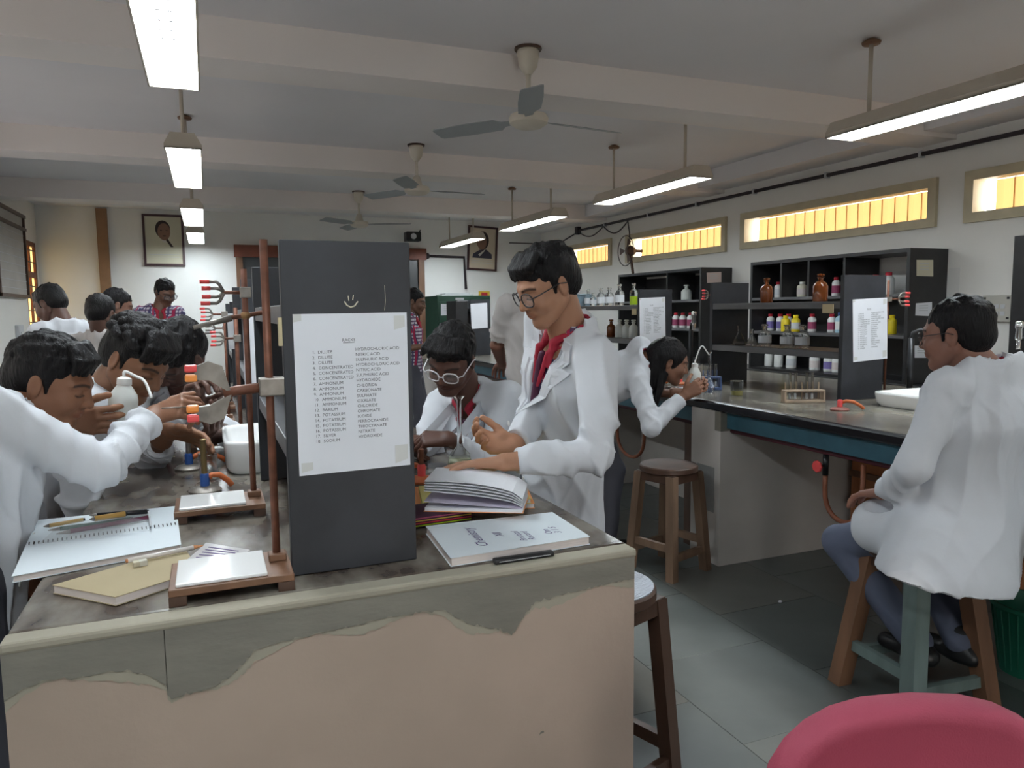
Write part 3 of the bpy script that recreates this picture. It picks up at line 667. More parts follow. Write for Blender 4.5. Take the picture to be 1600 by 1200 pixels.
# middle distance bench with its own rack, between the aisles
t = thing('lab_bench', 'far low bench with papers between the seated and standing students', 'bench', (2.6, 8.9, 0))
MB().box((1.75, 8.4, .86), (3.3, 9.3, .91), .005).build('bench_top', STONE2, t, world=True); MB().box((1.85, 8.5, 0), (3.2, 9.2, .86)).build('base', WHITEWALL, t, world=True)
a = ony(735, 468, 8.5); b = ony(765, 466, 8.5)
t = thing('reagent_rack', 'small black rack with a white sheet on the far bench', 'rack', (a.x+.2, 8.7, .91), group='black reagent racks standing on the benches')
MB().box((a.x, 8.5, .911), (b.x, 8.53, a.z)).build('end_panel', PANEL, t, world=True); MB().box((a.x, 9.0, .911), (b.x, 9.03, a.z)).build('end_panel', PANEL, t, world=True)
for z in (1.15, a.z-.14): MB().box((a.x, 8.53, z), (b.x, 9.0, z+.03)).build('shelf', SHELFM, t, world=True)
sheet(t, [ony(x, y, 8.498) for x, y in ((735, 475), (761, 473), (762, 512), (737, 514))], 'white sheet on the panel', text=False)
a = ony(712, 470, 8.52); b = ony(732, 540, 8.52)
t = thing('storage_box', 'dark equipment box beside the small rack on the far bench', 'box', (a.x+.08, 8.7, .911))
MB().box((a.x, 8.52, .912), (b.x, 8.9, a.z), .005).build('case', BLACKW, t, world=True); MB().box((a.x+.03, 8.515, 1.2), (b.x-.03, 8.52, 1.3)).build('vent', GREY, t, world=True)
# ------------------------------------------------------------------ bottles and glassware
def bottle_plastic(p, h, r, label, grp, body=HDPE, cap=REDC, band=None, neck=.45, capname='cap'):
    t = thing('reagent_bottle', label, 'bottle', p, group=grp)
    MB().lathe([(r*.94, 0), (r, h*.03), (r, h*.68), (r*.85, h*.76), (r*neck+.002, h*.83), (r*neck, h*.86)], n=14).build('body', body, t, SH)
    MB().lathe([(r*neck+.004, h*.845), (r*neck+.005, h*.86), (r*neck+.005, h*.985), (r*neck+.002, h)], n=14).build(capname, cap, t, SH)
    if band: MB().lathe([(r+.0006, h*.15), (r+.0006, h*.55)], n=14, cap=False).build('label_band', band, t)
    return t
def bottle_glass(p, h, r, label, grp, m=GLASS, liquid=None, name='glass_bottle'):
    t = thing(name, label, 'bottle', p, group=grp)
    MB().lathe([(r*.9, 0), (r, h*.03), (r, h*.55), (r*.8, h*.66), (r*.36, h*.74), (r*.34, h*.84), (r*.5, h*.86), (r*.5, h*.88), (r*.25, h*.88), (r*.25, h*.80)], n=16, cap=False).build('body', m, t, SH)
    MB().lathe([(0, .002), (r*.9, .002)], n=16, cap=False).build('bottom', m, t)
    MB().lathe([(r*.22, h*.80), (r*.25, h*.9), (r*.50, h*.93), (r*.54, h*.97), (r*.4, h)], n=14).build('stopper', m, t, SH)
    if liquid: MB().lathe([(r*.86, .004), (r*.93, h*.04), (r*.93, h*.40)], n=16).build('liquid', liquid, t)
    MB().lathe([(r+.0006, h*.16), (r+.0006, h*.48)], n=16, cap=False).build('label_band', GREY if not liquid else HDPE, t) if m is GLASS and not liquid else None
    return t
MAG = mat('label_maroon', (.35, .06, .14), .6); PUR = mat('label_violet', (.20, .16, .42), .6); LGREY = mat('label_lightgrey', (.62, .64, .66), .6); LPINK = mat('label_pale', (.70, .62, .60), .6)
XC = 4.98
def cabpos(px, z):
    p = onx(px, 500, XC); return Vector((XC, p.y, z+.001))
g = 'reagent bottles in the larger black cabinet'
up = [(1215, .145, .036, HDPE, REDC, LGREY, 'white bottle with grey label, leftmost on the upper shelf of the larger cabinet'),
      (1252, .135, .045, mat('cream_plastic', (.70, .66, .54), .45), HDPE, LPINK, 'wide cream bottle left of the amber bottle on the upper cabinet shelf'),
      (1270, .15, .033, HDPE, REDC, LPINK, 'white bottle half hidden by the amber bottle on the upper cabinet shelf'),
      (1305, .16, .036, HDPE, REDC, MAG, 'left one of two red-banded white bottles on the upper cabinet shelf'),
      (1320, .16, .036, HDPE, REDC, MAG, 'right one of two red-banded white bottles on the upper cabinet shelf'),
      (1366, .16, .042, HDPE, REDC, None, 'red-capped bottle peeking over the rack panel, left one'), (1386, .175, .045, HDPE, REDC, None, 'red-capped bottle peeking over the rack panel, right one')]
for px, h, r, b, c, ba, lab in up: bottle_plastic(cabpos(px, 1.55), h, r, lab, g, b, c, ba)
md = [(1204, HDPE, REDC, PUR, 'white red-capped bottle, first from the left on the middle cabinet shelf'), (1219, HDPE, REDC, PUR, 'white red-capped bottle, second from the left on the middle cabinet shelf'), (1232, HDPE, REDC, PUR, 'white red-capped bottle just left of the yellow bottles'),
      (1269, HDPE, REDC, MAG, 'white red-capped bottle just right of the yellow bottles'), (1300, HDPE, REDC, MAG, 'white red-capped bottle left of the pale blue bottle')]
for px, b, c, ba, lab in md: bottle_plastic(cabpos(px, 1.24), .158, .036, lab, g, b, c, ba)
bottle_plastic(cabpos(1241, 1.24)+Vector((-.1, 0, 0)), .145, .04, 'yellow plastic bottle, left of the two', g, YEL, YEL); bottle_plastic(cabpos(1257, 1.24)+Vector((-.1, 0, 0)), .15, .038, 'yellow plastic bottle with pale label, right of the two', g, YEL, YEL, LGREY)
bottle_plastic(cabpos(1314, 1.24), .17, .045, 'pale blue bottle with dark blue cap beside the rack panel', g, LBLUE, BLUEP, HDPE)
bottle_plastic(cabpos(1394, 1.24), .15, .035, 'yellow bottle seen to the right of the rack panel', g, YEL, YEL)
for k, (px, r, ba) in enumerate([(1203, .042, None), (1218, .042, None), (1238, .046, LGREY), (1275, .045, LPINK), (1297, .042, PUR), (1311, .046, LPINK)]):
    bottle_plastic(cabpos(px, .90), .155, r, 'white wide-mouthed tub on the lowest cabinet shelf, number %s from the left' % ('one two three four five six'.split()[k]), g, HDPE, HDPE, ba, neck=.8, capname='lid')
g = 'bottles in the smaller black cabinet'
bottle_glass(cabpos(1072, 1.55), .17, .06, 'wide clear jar on the upper shelf of the smaller cabinet', g, HDPE2)
for k, px in enumerate((1045, 1056, 1067, 1079)): bottle_plastic(cabpos(px, 1.24), .17, .04, 'white red-capped bottle in the smaller cabinet, %s of four' % 'first second third fourth'.split()[k], g, HDPE, REDC, MAG)
# right-bench rack
XR = 3.40
def rk(px, z, x=XR): return Vector((x, onx(px, 480, x).y, z+.001))
bottle_glass(rk(1197, 1.49), .16, .04, 'amber bottle on the rack top, left of two', 'amber bottles', AMBER, name='amber_bottle'); bottle_glass(rk(1281, 1.49), .165, .043, 'amber bottle on the rack top, right of two', 'amber bottles', AMBER, name='amber_bottle')
def flask(p, h, r, label, grp=None, neck=.011, liquid=None, name='conical_flask', body='cone', rot=None):
    t = thing(name, label, 'flask', p, group=grp)
    if body == 'cone': pr = [(r*.9, 0), (r, h*.03), (r*.98, h*.08), (neck*1.1, h*.62), (neck, h*.7), (neck, h*.95), (neck*1.4, h)]
    else: pr = [(r*.6, 0), (r*.7, h*.01), (r, h*.14), (r*.8, h*.26), (neck*1.3, h*.36), (neck, h*.42), (neck, h*.94), (neck*2.2, h)]
    MB().lathe(pr, n=18, cap=False).build('glass', GLASS, t, True); MB().lathe([(0, .001), (pr[0][0], .001)], n=18, cap=False).build('bottom', GLASS, t)
    if liquid: MB().lathe([(pr[0][0]*.9, .003), (pr[2][0]*.9, pr[2][1]), (pr[2][0]*.82, pr[2][1]*1.4)], n=16).build('liquid', liquid, t, True)
    if rot: t.rotation_euler = rot
    return t
for k, (px, h, r, nm) in enumerate([(1156, .13, .045, 'first'), (1176, .11, .04, 'second')]): flask(rk(px, 1.205, 3.38), h, r, 'clear conical flask on the middle rack shelf, %s from the left' % nm, 'glassware on the middle rack shelf')
for k, px in enumerate((1196, 1231, 1255)): bottle_glass(rk(px, 1.205, 3.38), .145, .042, 'clear stoppered jar on the middle rack shelf, %s' % ('leftmost', 'middle one', 'rightmost')[k], 'glassware on the middle rack shelf')
for k, (px, h, r) in enumerate([(919, .16, .035), (927, .12, .032), (939, .165, .04), (952, .165, .04), (968, .19, .042), (990, .19, .035)]):
    bottle_glass(rk(px, 1.49, 3.42), h, r, ('clear stoppered bottle on the far rack top, %s from the left' % 'first second third fourth fifth'.split()[k]) if k < 5 else 'clear bottle holding bright green liquid on the far rack top', 'stoppered bottles on the far rack', GLASS, LIME if k == 5 else None)
for k, (px, m) in enumerate([(955, AMBER), (968, HDPE2), (979, HDPE2), (990, HDPE2)]):
    bottle_glass(rk(px, 1.205, 3.42), .16, .04, 'amber bottle on the middle shelf of the far rack' if k == 0 else 'dull bottle on the middle shelf of the far rack, %s from the amber one' % ('', 'first', 'second', 'third')[k], 'bottles on the far rack middle shelf', m)
a = rk(903, 1.49, 3.42)
t = thing('storage_tub', 'grey-blue open plastic tub on the far rack top beside the bottles', 'tub', a)
mb = MB(); mb.hexa([(-.09, -.12, 0), (.09, -.12, 0), (.09, .12, 0), (-.09, .12, 0)], [(-.10, -.14, .11), (.10, -.14, .11), (.10, .14, .11), (-.10, .14, .11)]); mb.build('tub', mat('tub_blue', (.16, .22, .26), .5), t); MB().box((-.11, -.15, .105), (.11, .15, .118), .003).build('rim', mat('tub_blue', (.1, .1, .1)), t)

def burner(p, label, h=.15, col=BLUEP, base=STEEL, tube=STEEL, hose=None, grp='gas burners'):
    t = thing('gas_burner', label, 'burner', p, group=grp)
    MB().lathe([(.045, 0), (.047, .006), (.04, .012), (.014, .018)], n=18).build('base', base, t, SH); MB().lathe([(.013, .016), (.013, .05), (.010, .055)], n=12).build('collar', col, t, SH)
    MB().lathe([(.0085, .05), (.0085, h), (.0095, h+.002), (.006, h)], n=12).build('barrel', tube, t, SH)
    if hose:
        P = [Vector((.012, 0, .04))]+[Vector(q) for q in hose]; MB().tube(P, .0085, 8).build('hose', ORH, t, True)
    return t
def arc_hose(dx, dy, drop=.035): return [(dx*.25, dy*.25, .048), (dx*.55, dy*.55, .045), (dx*.85, dy*.85, .025), (dx, dy, .009)]
burner(onz(321, 768, B+.001), 'brass gas burner with blue collar and orange hose, nearest on the left bench', .155, tube=mat('brass', (.30, .22, .10), .4, metal=.7), hose=arc_hose(.075, .02))
burner(onz(296, 733, B+.001), 'second gas burner with blue collar, behind the nearest one', .15, hose=arc_hose(.12, .05))
burner(onz(659, 752, B+.001), 'orange-red gas burner beside the right edge of the black list panel', .10, REDJ, ORH, RUST, hose=arc_hose(-.05, .1))
burner(onz(1312, 641, B+.001), 'red gas burner with orange hose in front of the right rack', .05, REDJ, mat('red_brown_base', (.25, .08, .06), .5), REDJ, hose=arc_hose(.10, -.06))
burner(Vector((3.05, 4.35, B+.001)), 'orange gas burner behind the blue test-tube rack', .06, REDJ, ORH, REDJ, hose=arc_hose(-.1, .03))

# white tile stands (retort stands) on the left bench
def stand(p0, rz, label, rodtop, rod_m, rodr=.008, sz=(.20, .16), legs=True):
    t = thing('retort_stand', label, 'stand', p0, rz, group='retort stands on the left bench')
    w, d = sz
    MB().box((-w/2, -d/2, .018), (w/2+.02, d/2, .032), .002).build('base_board', WOODM, t)
    for x in (-w/2, w/2-.01): MB().box((x, -d/2, 0), (x+.03, d/2, .018)).build('runner', WOOD, t)
    MB().box((-w/2+.012, -d/2+.008, .032), (w/2-.028, d/2-.006, .039), .002).build('white_tile', WHITEP, t)
    MB().cyl((w/2-.004, d*.12, .03), (w/2-.004, d*.12, rodtop), rodr, n=10).build('rod', rod_m, t, True)
    MB().box((w/2-.02, d*.12-.016, .032), (w/2+.014, d*.12+.016, .048), .003).build('rod_socket', WOODM, t)
    return t
STD1 = Vector((.012, 1.515, B+.001)); STD2 = Vector((-.0, 2.09, B+.001))
stand(STD1, .0, 'nearest retort stand with white tile base and tall rusty rod', .67, RUST)
stand(STD2, .0, 'second retort stand with white tile base and rusty rod', .645, RUST)
stand(Vector((.01, 3.13, B+.001)), 0, 'third retort stand with white tile base beyond the sink', .55, RUST)
for k, (x, y, h) in enumerate([(-.02, 3.75, .53), (.0, 4.3, .50), (-.0, 4.78, .46)]): stand(Vector((x, y, B+.001)), 0, 'distant retort stand on the left bench, %s behind the third one' % ('first', 'second', 'last')[k], h, BLKMET if k else RUST, .006)
R1 = STD1+Vector((.096, .0192, 0)); R2 = STD2+Vector((.096, .0192, 0))
def fork_clamp(p, label, d=Vector((-1, 0, 0)), s=1.0, red=REDJ):
    'clamp held on a rod at p, its four-finger fork pointing along d'
    t = thing('fork_clamp', label, 'clamp', p, group='clamps on the retort stands')
    d = d.normalized(); u = Vector((0, 0, 1)); n = d.cross(u)
    MB().box((-.012, -.014, -.014), (.016, .014, .014), .002).build('boss_head', STEEL, t)
    MB().tube([d*.0, d*.07*s], .006*s, 8).build('arm', RUST, t, True)
    for k, (z0, L) in enumerate(((.036, .05), (.014, .045), (-.014, .045), (-.036, .05))):
        a = d*.065*s; MB().tube([a, d*.08*s+u*z0*.8*s, d*.09*s+u*z0*s, d*(.09+L*.55)*s+u*z0*s], .0055*s, 8).build('finger', STEEL, t, True)
        MB().tube([d*(.085+L*.5)*s+u*z0*s, d*(.09+L)*s+u*z0*s], .0068*s, 8).build('rubber_tip', red, t, True)
    return t
def rodpt(R, px, py): 
    p = ony(px, py, R.y); return Vector((R.x-.0, R.y, p.z))
fork_clamp(rodpt(R2, 372, 457), 'large fork clamp with red rubber tips, highest on the second stand', s=.78)
# big flat clamp with red and orange pads on the nearest rod
p = rodpt(R1, 418, 604)
t = thing('flat_jaw_clamp', 'large worn steel clamp with red and orange padded jaws on the nearest rod', 'clamp', p, group='clamps on the retort stands')
MB().box((-.02, -.018, -.018), (.03, .018, .018), .003).build('boss_head', STEEL, t)
MB().tube([(0, 0, 0), (-.06, .0, -.005), (-.085, 0, -.01)], .010, 8).build('arm', RUST, t, True)
for s, z in ((1, .032), (-1, -.045)):
    MB().prism([(-.07, -.008, -.01), (-.085, -.008, z+.012*s), (-.11, -.008, z+.022*s), (-.135, -.008, z+.012*s), (-.135, -.008, z-.012*s), (-.11, -.008, z-.014*s)], (0, .016, 0)).build('jaw', STEEL, t)
    for dz, m in ((.009*s, REDJ), (-.009*s, ORJ)): MB().box((-.152, -.010, z+dz-.007), (-.13, .010, z+dz+.007), .003).build('pad', m, t)
p = rodpt(R2, 372, 493)
t = thing('rod_clamp', 'thin clamp rod with brass boss lying across the second stand, pointing left', 'clamp', p, group='clamps on the retort stands')
MB().ball((0, 0, 0), (.014, .014, .012)).build('boss_head', mat('brass2', (.35, .2, .09), .45, metal=.5), t, True)
MB().tube([(.07, 0, .012), (0, 0, 0), (-.04, 0, -.006)], .006, 8).build('rod', RUST, t, True); MB().tube([(-.035, 0, -.006), (-.13, .0, -.03)], [.009, .005], 8).build('handle', STEEL, t, True)
fork_clamp(Vector((.076, 3.769, 1.455)), 'small fork clamp with red tips on a distant stand, upper one', s=.75); fork_clamp(Vector((.096, 4.80, 1.37)), 'small fork clamp on the last distant stand', s=.8, red=STEEL)
fork_clamp(Vector((.106, 3.15, 1.36)), 'small fork clamp with red tips on the third stand', s=.7)
# white sink between racks with tap
t = thing('sink', 'white ceramic sink between the racks on the left bench', 'sink', (.2, 2.76, B+.001))
def basin(t, x0, x1, y0, y1, h, rim=.02):
    bm = MB(); bm.box((x0, y0, 0), (x1, y0+rim, h), .008).box((x0, y1-rim, 0), (x1, y1, h), .008).box((x0, y0, 0), (x0+rim, y1, h), .008).box((x1-rim, y0, 0), (x1, y1, h), .008).box((x0+.01, y0+.01, 0), (x1-.01, y1-.01, .012)); return bm
bo = MB(); N = 24
def rr(rx, ry, z, k=7): return [Vector((math.copysign(abs(math.cos(a))**(2/k), math.cos(a))*rx, math.copysign(abs(math.sin(a))**(2/k), math.sin(a))*ry, z)) for a in [2*math.pi*i/N for i in range(N)]]
def sink_mesh(rx, ry, h):
    L = [rr(rx*.9, ry*.9, 0), rr(rx*.97, ry*.97, .02), rr(rx, ry, h-.01), rr(rx*.99, ry*.99, h), rr(rx*.93, ry*.93, h), rr(rx*.9, ry*.9, h-.015), rr(rx*.82, ry*.82, .025), rr(rx*.3, ry*.3, .018)]
    mb = MB(); vs = [v for r in L for v in r]; fs = []
    for j in range(len(L)-1):
        for k in range(N): fs.append((j*N+k, j*N+(k+1) % N, (j+1)*N+(k+1) % N, (j+1)*N+k))
    fs.append(tuple((len(L)-1)*N+k for k in range(N))); return mb.add(vs, fs)
sink_mesh(.17, .22, .11).build('basin', WHITEP, t, True); MB().lathe([(.018, .019), (.018, .022)], n=12).build('drain', CHROME, t)
t = thing('sink', 'white ceramic sink beside the seated student on the right bench', 'sink', (3.50, 2.70, B+.001))
sink_mesh(.22, .26, .075).build('basin', WHITEP, t, True); MB().lathe([(.018, .019), (.018, .022)], n=12).build('drain', CHROME, t)
# taps
def tap(base, label, top, arms):
    t = thing('lab_tap', label, 'tap', base, group='lab water taps')
    h = top-base.z
    MB().cyl((0, 0, 0), (0, 0, h-.08), .016, n=12).build('pillar', BLKMET, t, True); MB().lathe([(.028, 0), (.026, .015), (.018, .02)], n=14).build('flange', CHROME, t, True)
    for d, L in arms:
        d = Vector(d); P = [Vector((0, 0, h-.09)), Vector((0, 0, h-.05))+d*.01, d*.05+Vector((0, 0, h-.035)), d*L+Vector((0, 0, h-.03))]
        MB().tube(P, .012, 10).build('spout', BLKMET, t, True)
        MB().lathe([(.013, 0), (.016, .008), (.013, .05), (.018, .06), (.017, .085), (.010, .09)], P[-1]-Vector((0, 0, .005)), 12).build('valve_head', CHROME, t, True)
        MB().lathe([(.012, -.05), (.009, -.045), (.011, 0)], P[-1], 12).build('nozzle', CHROME, t, True)
tap(Vector((3.66, 3.02, B+.001)), 'black pillar tap with chrome valve beside the right rack panel', 1.36, [((.6, -.5, 0), .16)])
tap(Vector((3.42, 4.75, B+.001)), 'black pillar tap with chrome valve between the two right racks', 1.38, [((-.3, -.6, 0), .16), ((.5, .4, 0), .14)])
tap(Vector((3.75, 2.3, B+.001)), 'black tap with long spout partly hidden behind the seated student', 1.33, [((-.8, .2, 0), .25), ((.7, .1, 0), .25)])
fork_clamp(Vector((3.70, 3.22, 1.50)), 'clamp with red tips held beside the right rack panel', Vector((.9, -.2, 0)), 1.0)
t = thing('retort_stand', 'retort stand holding the red-tipped clamp beside the right rack', 'stand', (3.72, 3.24, B+.001), group='retort stands on the right bench')
MB().box((-.05, -.05, 0), (.14, .05, .014), .003).build('base', STEEL, t); MB().cyl((0, 0, .01), (0, 0, .68), .007, n=8).build('rod', RUST, t, True)
fork_clamp(Vector((3.62, 4.74, 1.56)), 'clamp with red tips between the two right racks', Vector((-.6, -.1, 0)), .9)
t = thing('retort_stand', 'retort stand with clamp between the two right racks', 'stand', (3.62, 4.74, B+.001), group='retort stands on the right bench')
MB().box((-.04, -.05, 0), (.12, .05, .014), .003).build('base', STEEL, t); MB().cyl((0, 0, .01), (0, 0, .68), .007, n=8).build('rod', RUST, t, True)
# glassware on the right bench
t = thing('beaker', 'small glass beaker with pale yellow liquid on the right bench', 'beaker', onz(1151, 618, B+.001))
MB().lathe([(.036, 0), (.038, .004), (.038, .085), (.041, .09), (.036, .086), (.036, .005)], n=20, cap=False).build('glass', GLASS, t, SH); MB().lathe([(.0, .002), (.034, .002)], n=20, cap=False).build('bottom', GLASS, t)
MB().lathe([(.0345, .004), (.0345, .03)], n=18).build('liquid', mat('yellow_liquid', (.55, .48, .18), .15, trans=.4), t)
def tubes(p, rz, label, m, n, h, L, cat='test tube rack', tubes_at=()):
    t = thing('test_tube_rack', label, cat, p, rz, group='test-tube racks')
    MB().box((-L/2, -.03, 0), (L/2, .03, .014), .002).build('base', m, t); MB().box((-L/2, -.025, h), (L/2, .025, h+.010), .002).build('top_rail', m, t)
    for x in (-L/2, L/2-.01): MB().box((x, -.025, .014), (x+.01, .025, h)).build('side', m, t)
    for k in range(n): x = -L/2+.02+(L-.04)*k/(n-1); MB().cyl((x, .02, .014), (x, .02, h+.05), .0045, n=8).build('drying_peg', m, t)
    for k in tubes_at:
        x = -L/2+.02+(L-.04)*(k+.5)/(n-1)
        g2 = thing('test_tube', '%s glass test tube standing in the %s' % (('first', 'second', 'third', 'fourth')[tubes_at.index(k)], 'pale wooden rack' if m is not LB2 else 'blue plastic rack'), 'test tube', Vector(p)+Matrix.Rotation(rz, 3, 'Z') @ Vector((x, -.005, .016)), group='test tubes')
        MB().lathe([(.003, 0), (.0075, .006), (.008, .012), (.008, .145), (.0095, .15), (.007, .148), (.007, .012)], n=12, cap=False).build('glass', GLASS, g2, True)
        MB().lathe([(.002, .002), (.0066, .008), (.0066, .035)], n=10).build('contents', GREY, g2, True)
LB2 = mat('blue_rack', (.06, .10, .22), .5)
TAN = mat('tan_wood', (.38, .28, .20), .6, var=.2, vscale=20)
tubes(Vector((3.06, 3.20, B+.001)), -.35, 'pale wooden test-tube rack in front of the right rack', TAN, 7, .06, .23, tubes_at=(0, 1, 3, 4))
tubes(Vector((2.99, 3.98, B+.001)), -.35, 'blue plastic test-tube rack behind the beaker', LB2, 6, .075, .19, tubes_at=(1, 3, 4))
a = [(-.14, -.09), (.12, -.1), (.16, .09), (-.10, .1)]; p = Vector((2.93, 4.08, B+.0015))
solo(MB().prism([p+Vector((x, y, 0)) for x, y in a], (0, 0, .002)).build('paper_sheet', PAPER), 'loose white sheet on the right bench beside the tall flask', 'paper')
GIRL_FLASK = Vector((2.875, 3.80, B+.001))
flask(GIRL_FLASK, .26, .036, 'tall volumetric flask being filled on the right bench', None, .0085, name='volumetric_flask', body='v')
flask(onz(719, 740, B+.001), .255, .04, 'volumetric flask with pale liquid in front of the students, left bench', None, .008, liquid=mat('pale_liquid', (.5, .52, .36), .1, trans=.6), name='volumetric_flask', body='v')
flask(onz(250, 716, B+.001), .21, .04, 'volumetric flask on the bench before the curly-haired student', None, .0085, name='volumetric_flask', body='v')
t = thing('beaker', 'small glass beaker behind the nearest gas burner', 'beaker', onz(327, 752, B+.001)); 
MB().lathe([(.026, 0), (.028, .004), (.028, .085), (.031, .09), (.026, .086), (.026, .005)], n=20, cap=False).build('glass', GLASS, t, SH); MB().lathe([(.0, .002), (.025, .002)], n=20, cap=False).build('bottom', GLASS, t)
# distant glassware on the left bench
for k in range(6):
    bottle_glass(Vector((-.22+.06*k, 5.2+.12*(k % 2), B+.001)), .15, .024, 'clear bottle in the distant cluster on the left bench, %s from left' % 'first second third fourth fifth sixth'.split()[k], 'distant bottles on the left bench')
t = thing('tray', 'white tray with papers on the far part of the left bench', 'tray', (-.16, 4.45, B+.001)); MB().box((-.16, -.2, 0), (.13, .2, .02), .004).build('tray', HDPE, t); MB().box((-.14, -.17, .02), (.1, .15, .026)).build('papers', PAPER, t)

# ------------------------------------------------------------------ books and pens
def slab(name, quad, z, h, m, label, cat, pages=None, bev=0):
    t = thing(name, label, cat, sum((Vector((q.x, q.y, z)) for q in quad), Vector())/4)
    P = [Vector((q.x, q.y, z)) for q in quad]; c = sum(P, Vector())/4
    if pages:
        MB().prism([c+(p-c)*.985+Vector((0, 0, .0012)) for p in P], (0, 0, h-.0026)).build('pages', pages, t, world=True)
        MB().prism(P, (0, 0, .0012)).build('back_cover', m, t, world=True); MB().prism([p+Vector((0, 0, h-.0012)) for p in P], (0, 0, .0012)).build('front_cover', m, t, world=True)
    else: MB().prism(P, (0, 0, h)).build('block', m, t, world=True)
    return t
def quad(pts, z): return [onz(x, y, z) for x, y in pts]
WHC = mat('white_cover', (.70, .76, .80), .45); PAG = mat('page_edges', (.70, .62, .58), .8, stretch=(1, 1, 60), var=.15, vscale=20)
# spiral notebook, opened flat
q = quad([(18, 900), (283, 850), (275, 790), (58, 812)], B+.016)
q = [q[0], q[1], q[2], q[3]]
t = slab('spiral_notebook', q, B+.001, .014, WHC, 'open white spiral notebook with pens lying on it, left bench', 'notebook', PAG)
s0 = onz(42, 851, B+.016); s1 = onz(277, 819, B+.016)
for k in range(34):
    c = s0.lerp(s1, (k+.5)/34); d = (s1-s0).normalized(); n = Vector((-d.y, d.x, 0))
    MB().tube([c+n*(.007*math.cos(a))+Vector((0, 0, .004*math.sin(a)+.0005)) for a in [math.pi*j/6 for j in range(7)]], .0011, 5).build('ring', BLKMET, t, world=True)
z = B+.018
def pen(name, a, b, r, m, label, tip=None, zz=z, cat='pen'):
    a = onz(*a, zz); b = onz(*b, zz); u = Vector((0, 0, r))
    t = thing(name, label, cat, (a+b)/2)
    d = (b-a).normalized(); L = (b-a).length
    MB().tube([a+u, a+d*L*.86+u], r, 8).build('barrel', m, t, True, world=True)
    MB().tube([a+d*L*.86+u, a+d*L*.97+u, b+u], [r*.98, r*.35, r*.15], 8).build('tip', tip or STEEL, t, True, world=True); MB().tube([a-d*.004+u, a+d*.004+u], r*.8, 8).build('end_cap', tip or BLKMET, t, True, world=True)
pen('pen', (232, 812), (88, 838), .0058, mat('maroon_pen', (.13, .02, .05), .3), 'maroon pen, nearest of the pens on the spiral notebook')
pen('pen', (205, 814), (75, 832), .005, mat('dark_green_pen', (.03, .08, .05), .3), 'dark green pen in the pen bundle on the spiral notebook')
pen('highlighter', (196, 807), (140, 816), .007, mat('orange_marker', (.65, .38, .10), .4), 'orange highlighter in the pen bundle on the spiral notebook')
pen('pencil', (130, 815), (68, 826), .005, mat('yellow_pencil', (.40, .26, .10), .4), 'short brown pencil in the pen bundle on the spiral notebook', cat='pencil')
pen('pen', (230, 803), (140, 809), .006, BLKMET, 'black pen at the back of the bundle on the spiral notebook')
POUCH = mat('clear_vinyl', (.85, .88, .9), .15, alpha=.22)
q = quad([(60, 842), (236, 822), (232, 799), (95, 810)], z+.012)
t = thing('pencil_pouch', 'clear plastic pencil pouch over the pens on the spiral notebook', 'pouch', (q[0]+q[2])/2)
mb = MB(); G = 8
vs = [[q[0].lerp(q[1], i/G).lerp(q[3].lerp(q[2], i/G), j/4)+Vector((0, 0, -.012+.016*math.sin(math.pi*min(1, max(0, i/G)))**.5*math.sin(math.pi*j/4)**.5+.0005)) for i in range(G+1)] for j in range(5)]
mb.add([v for r in vs for v in r], [(j*(G+1)+i, j*(G+1)+i+1, (j+1)*(G+1)+i+1, (j+1)*(G+1)+i) for j in range(4) for i in range(G)]); mb.build('film', POUCH, t, True, world=True)
MB().tube([q[2], q[1]], .002, 6).build('zip', GREY, t, world=True)
# tan notebook, clear-topped sheet, pen, eraser
a, b, d = onz(82, 914, B+.018), onz(180, 933, B+.018), onz(288, 855, B+.018); c = b+(d-a)*.62
t = slab('brown_notebook', [a, b, c, d], B+.001, .017, mat('kraft_cover', (.42, .34, .20), .7, var=.05), 'tan kraft-covered notebook at the near edge of the left bench', 'notebook', PAG)
q = quad([(285, 880), (348, 880), (391, 858), (322, 847)], B+.021)
t = slab('printed_sheet', q, B+.0185, .0012, mat('glossy_print', (.66, .64, .64), .12), 'glossy printed sheet sticking out from the tan notebook', 'paper')
for k in range(6):
    u = .15+.13*k; a_ = q[0].lerp(q[3], u); b_ = q[1].lerp(q[2], u); A = a_.lerp(b_, .15); Bq = a_.lerp(b_, .85); n = (q[3]-q[0]).normalized()*.004
    MB().prism([Vector((v.x, v.y, B+.0199)) for v in (A, Bq, Bq+n, A+n)], (0, 0, .0004)).build('printed_line', INKB, t, world=True)
pen('pen', (200, 880), (318, 856), .0052, mat('white_pen', (.75, .70, .66), .3), 'white ballpoint pen lying on the tan notebook', mat('orange_tip', (.6, .25, .1), .4), B+.0205)
a = onz(219, 884, B+.0185); t = thing('eraser', 'small cream eraser on the tan notebook', 'eraser', a, .25); MB().box((-.013, -.007, 0), (.013, .007, .011), .002).build('rubber', mat('eraser_cream', (.55, .50, .38), .7), t); MB().box((-.002, -.0073, -.0), (.013, .0073, .0114), .001).build('sleeve', mat('eraser_sleeve', (.6, .58, .5), .6), t)
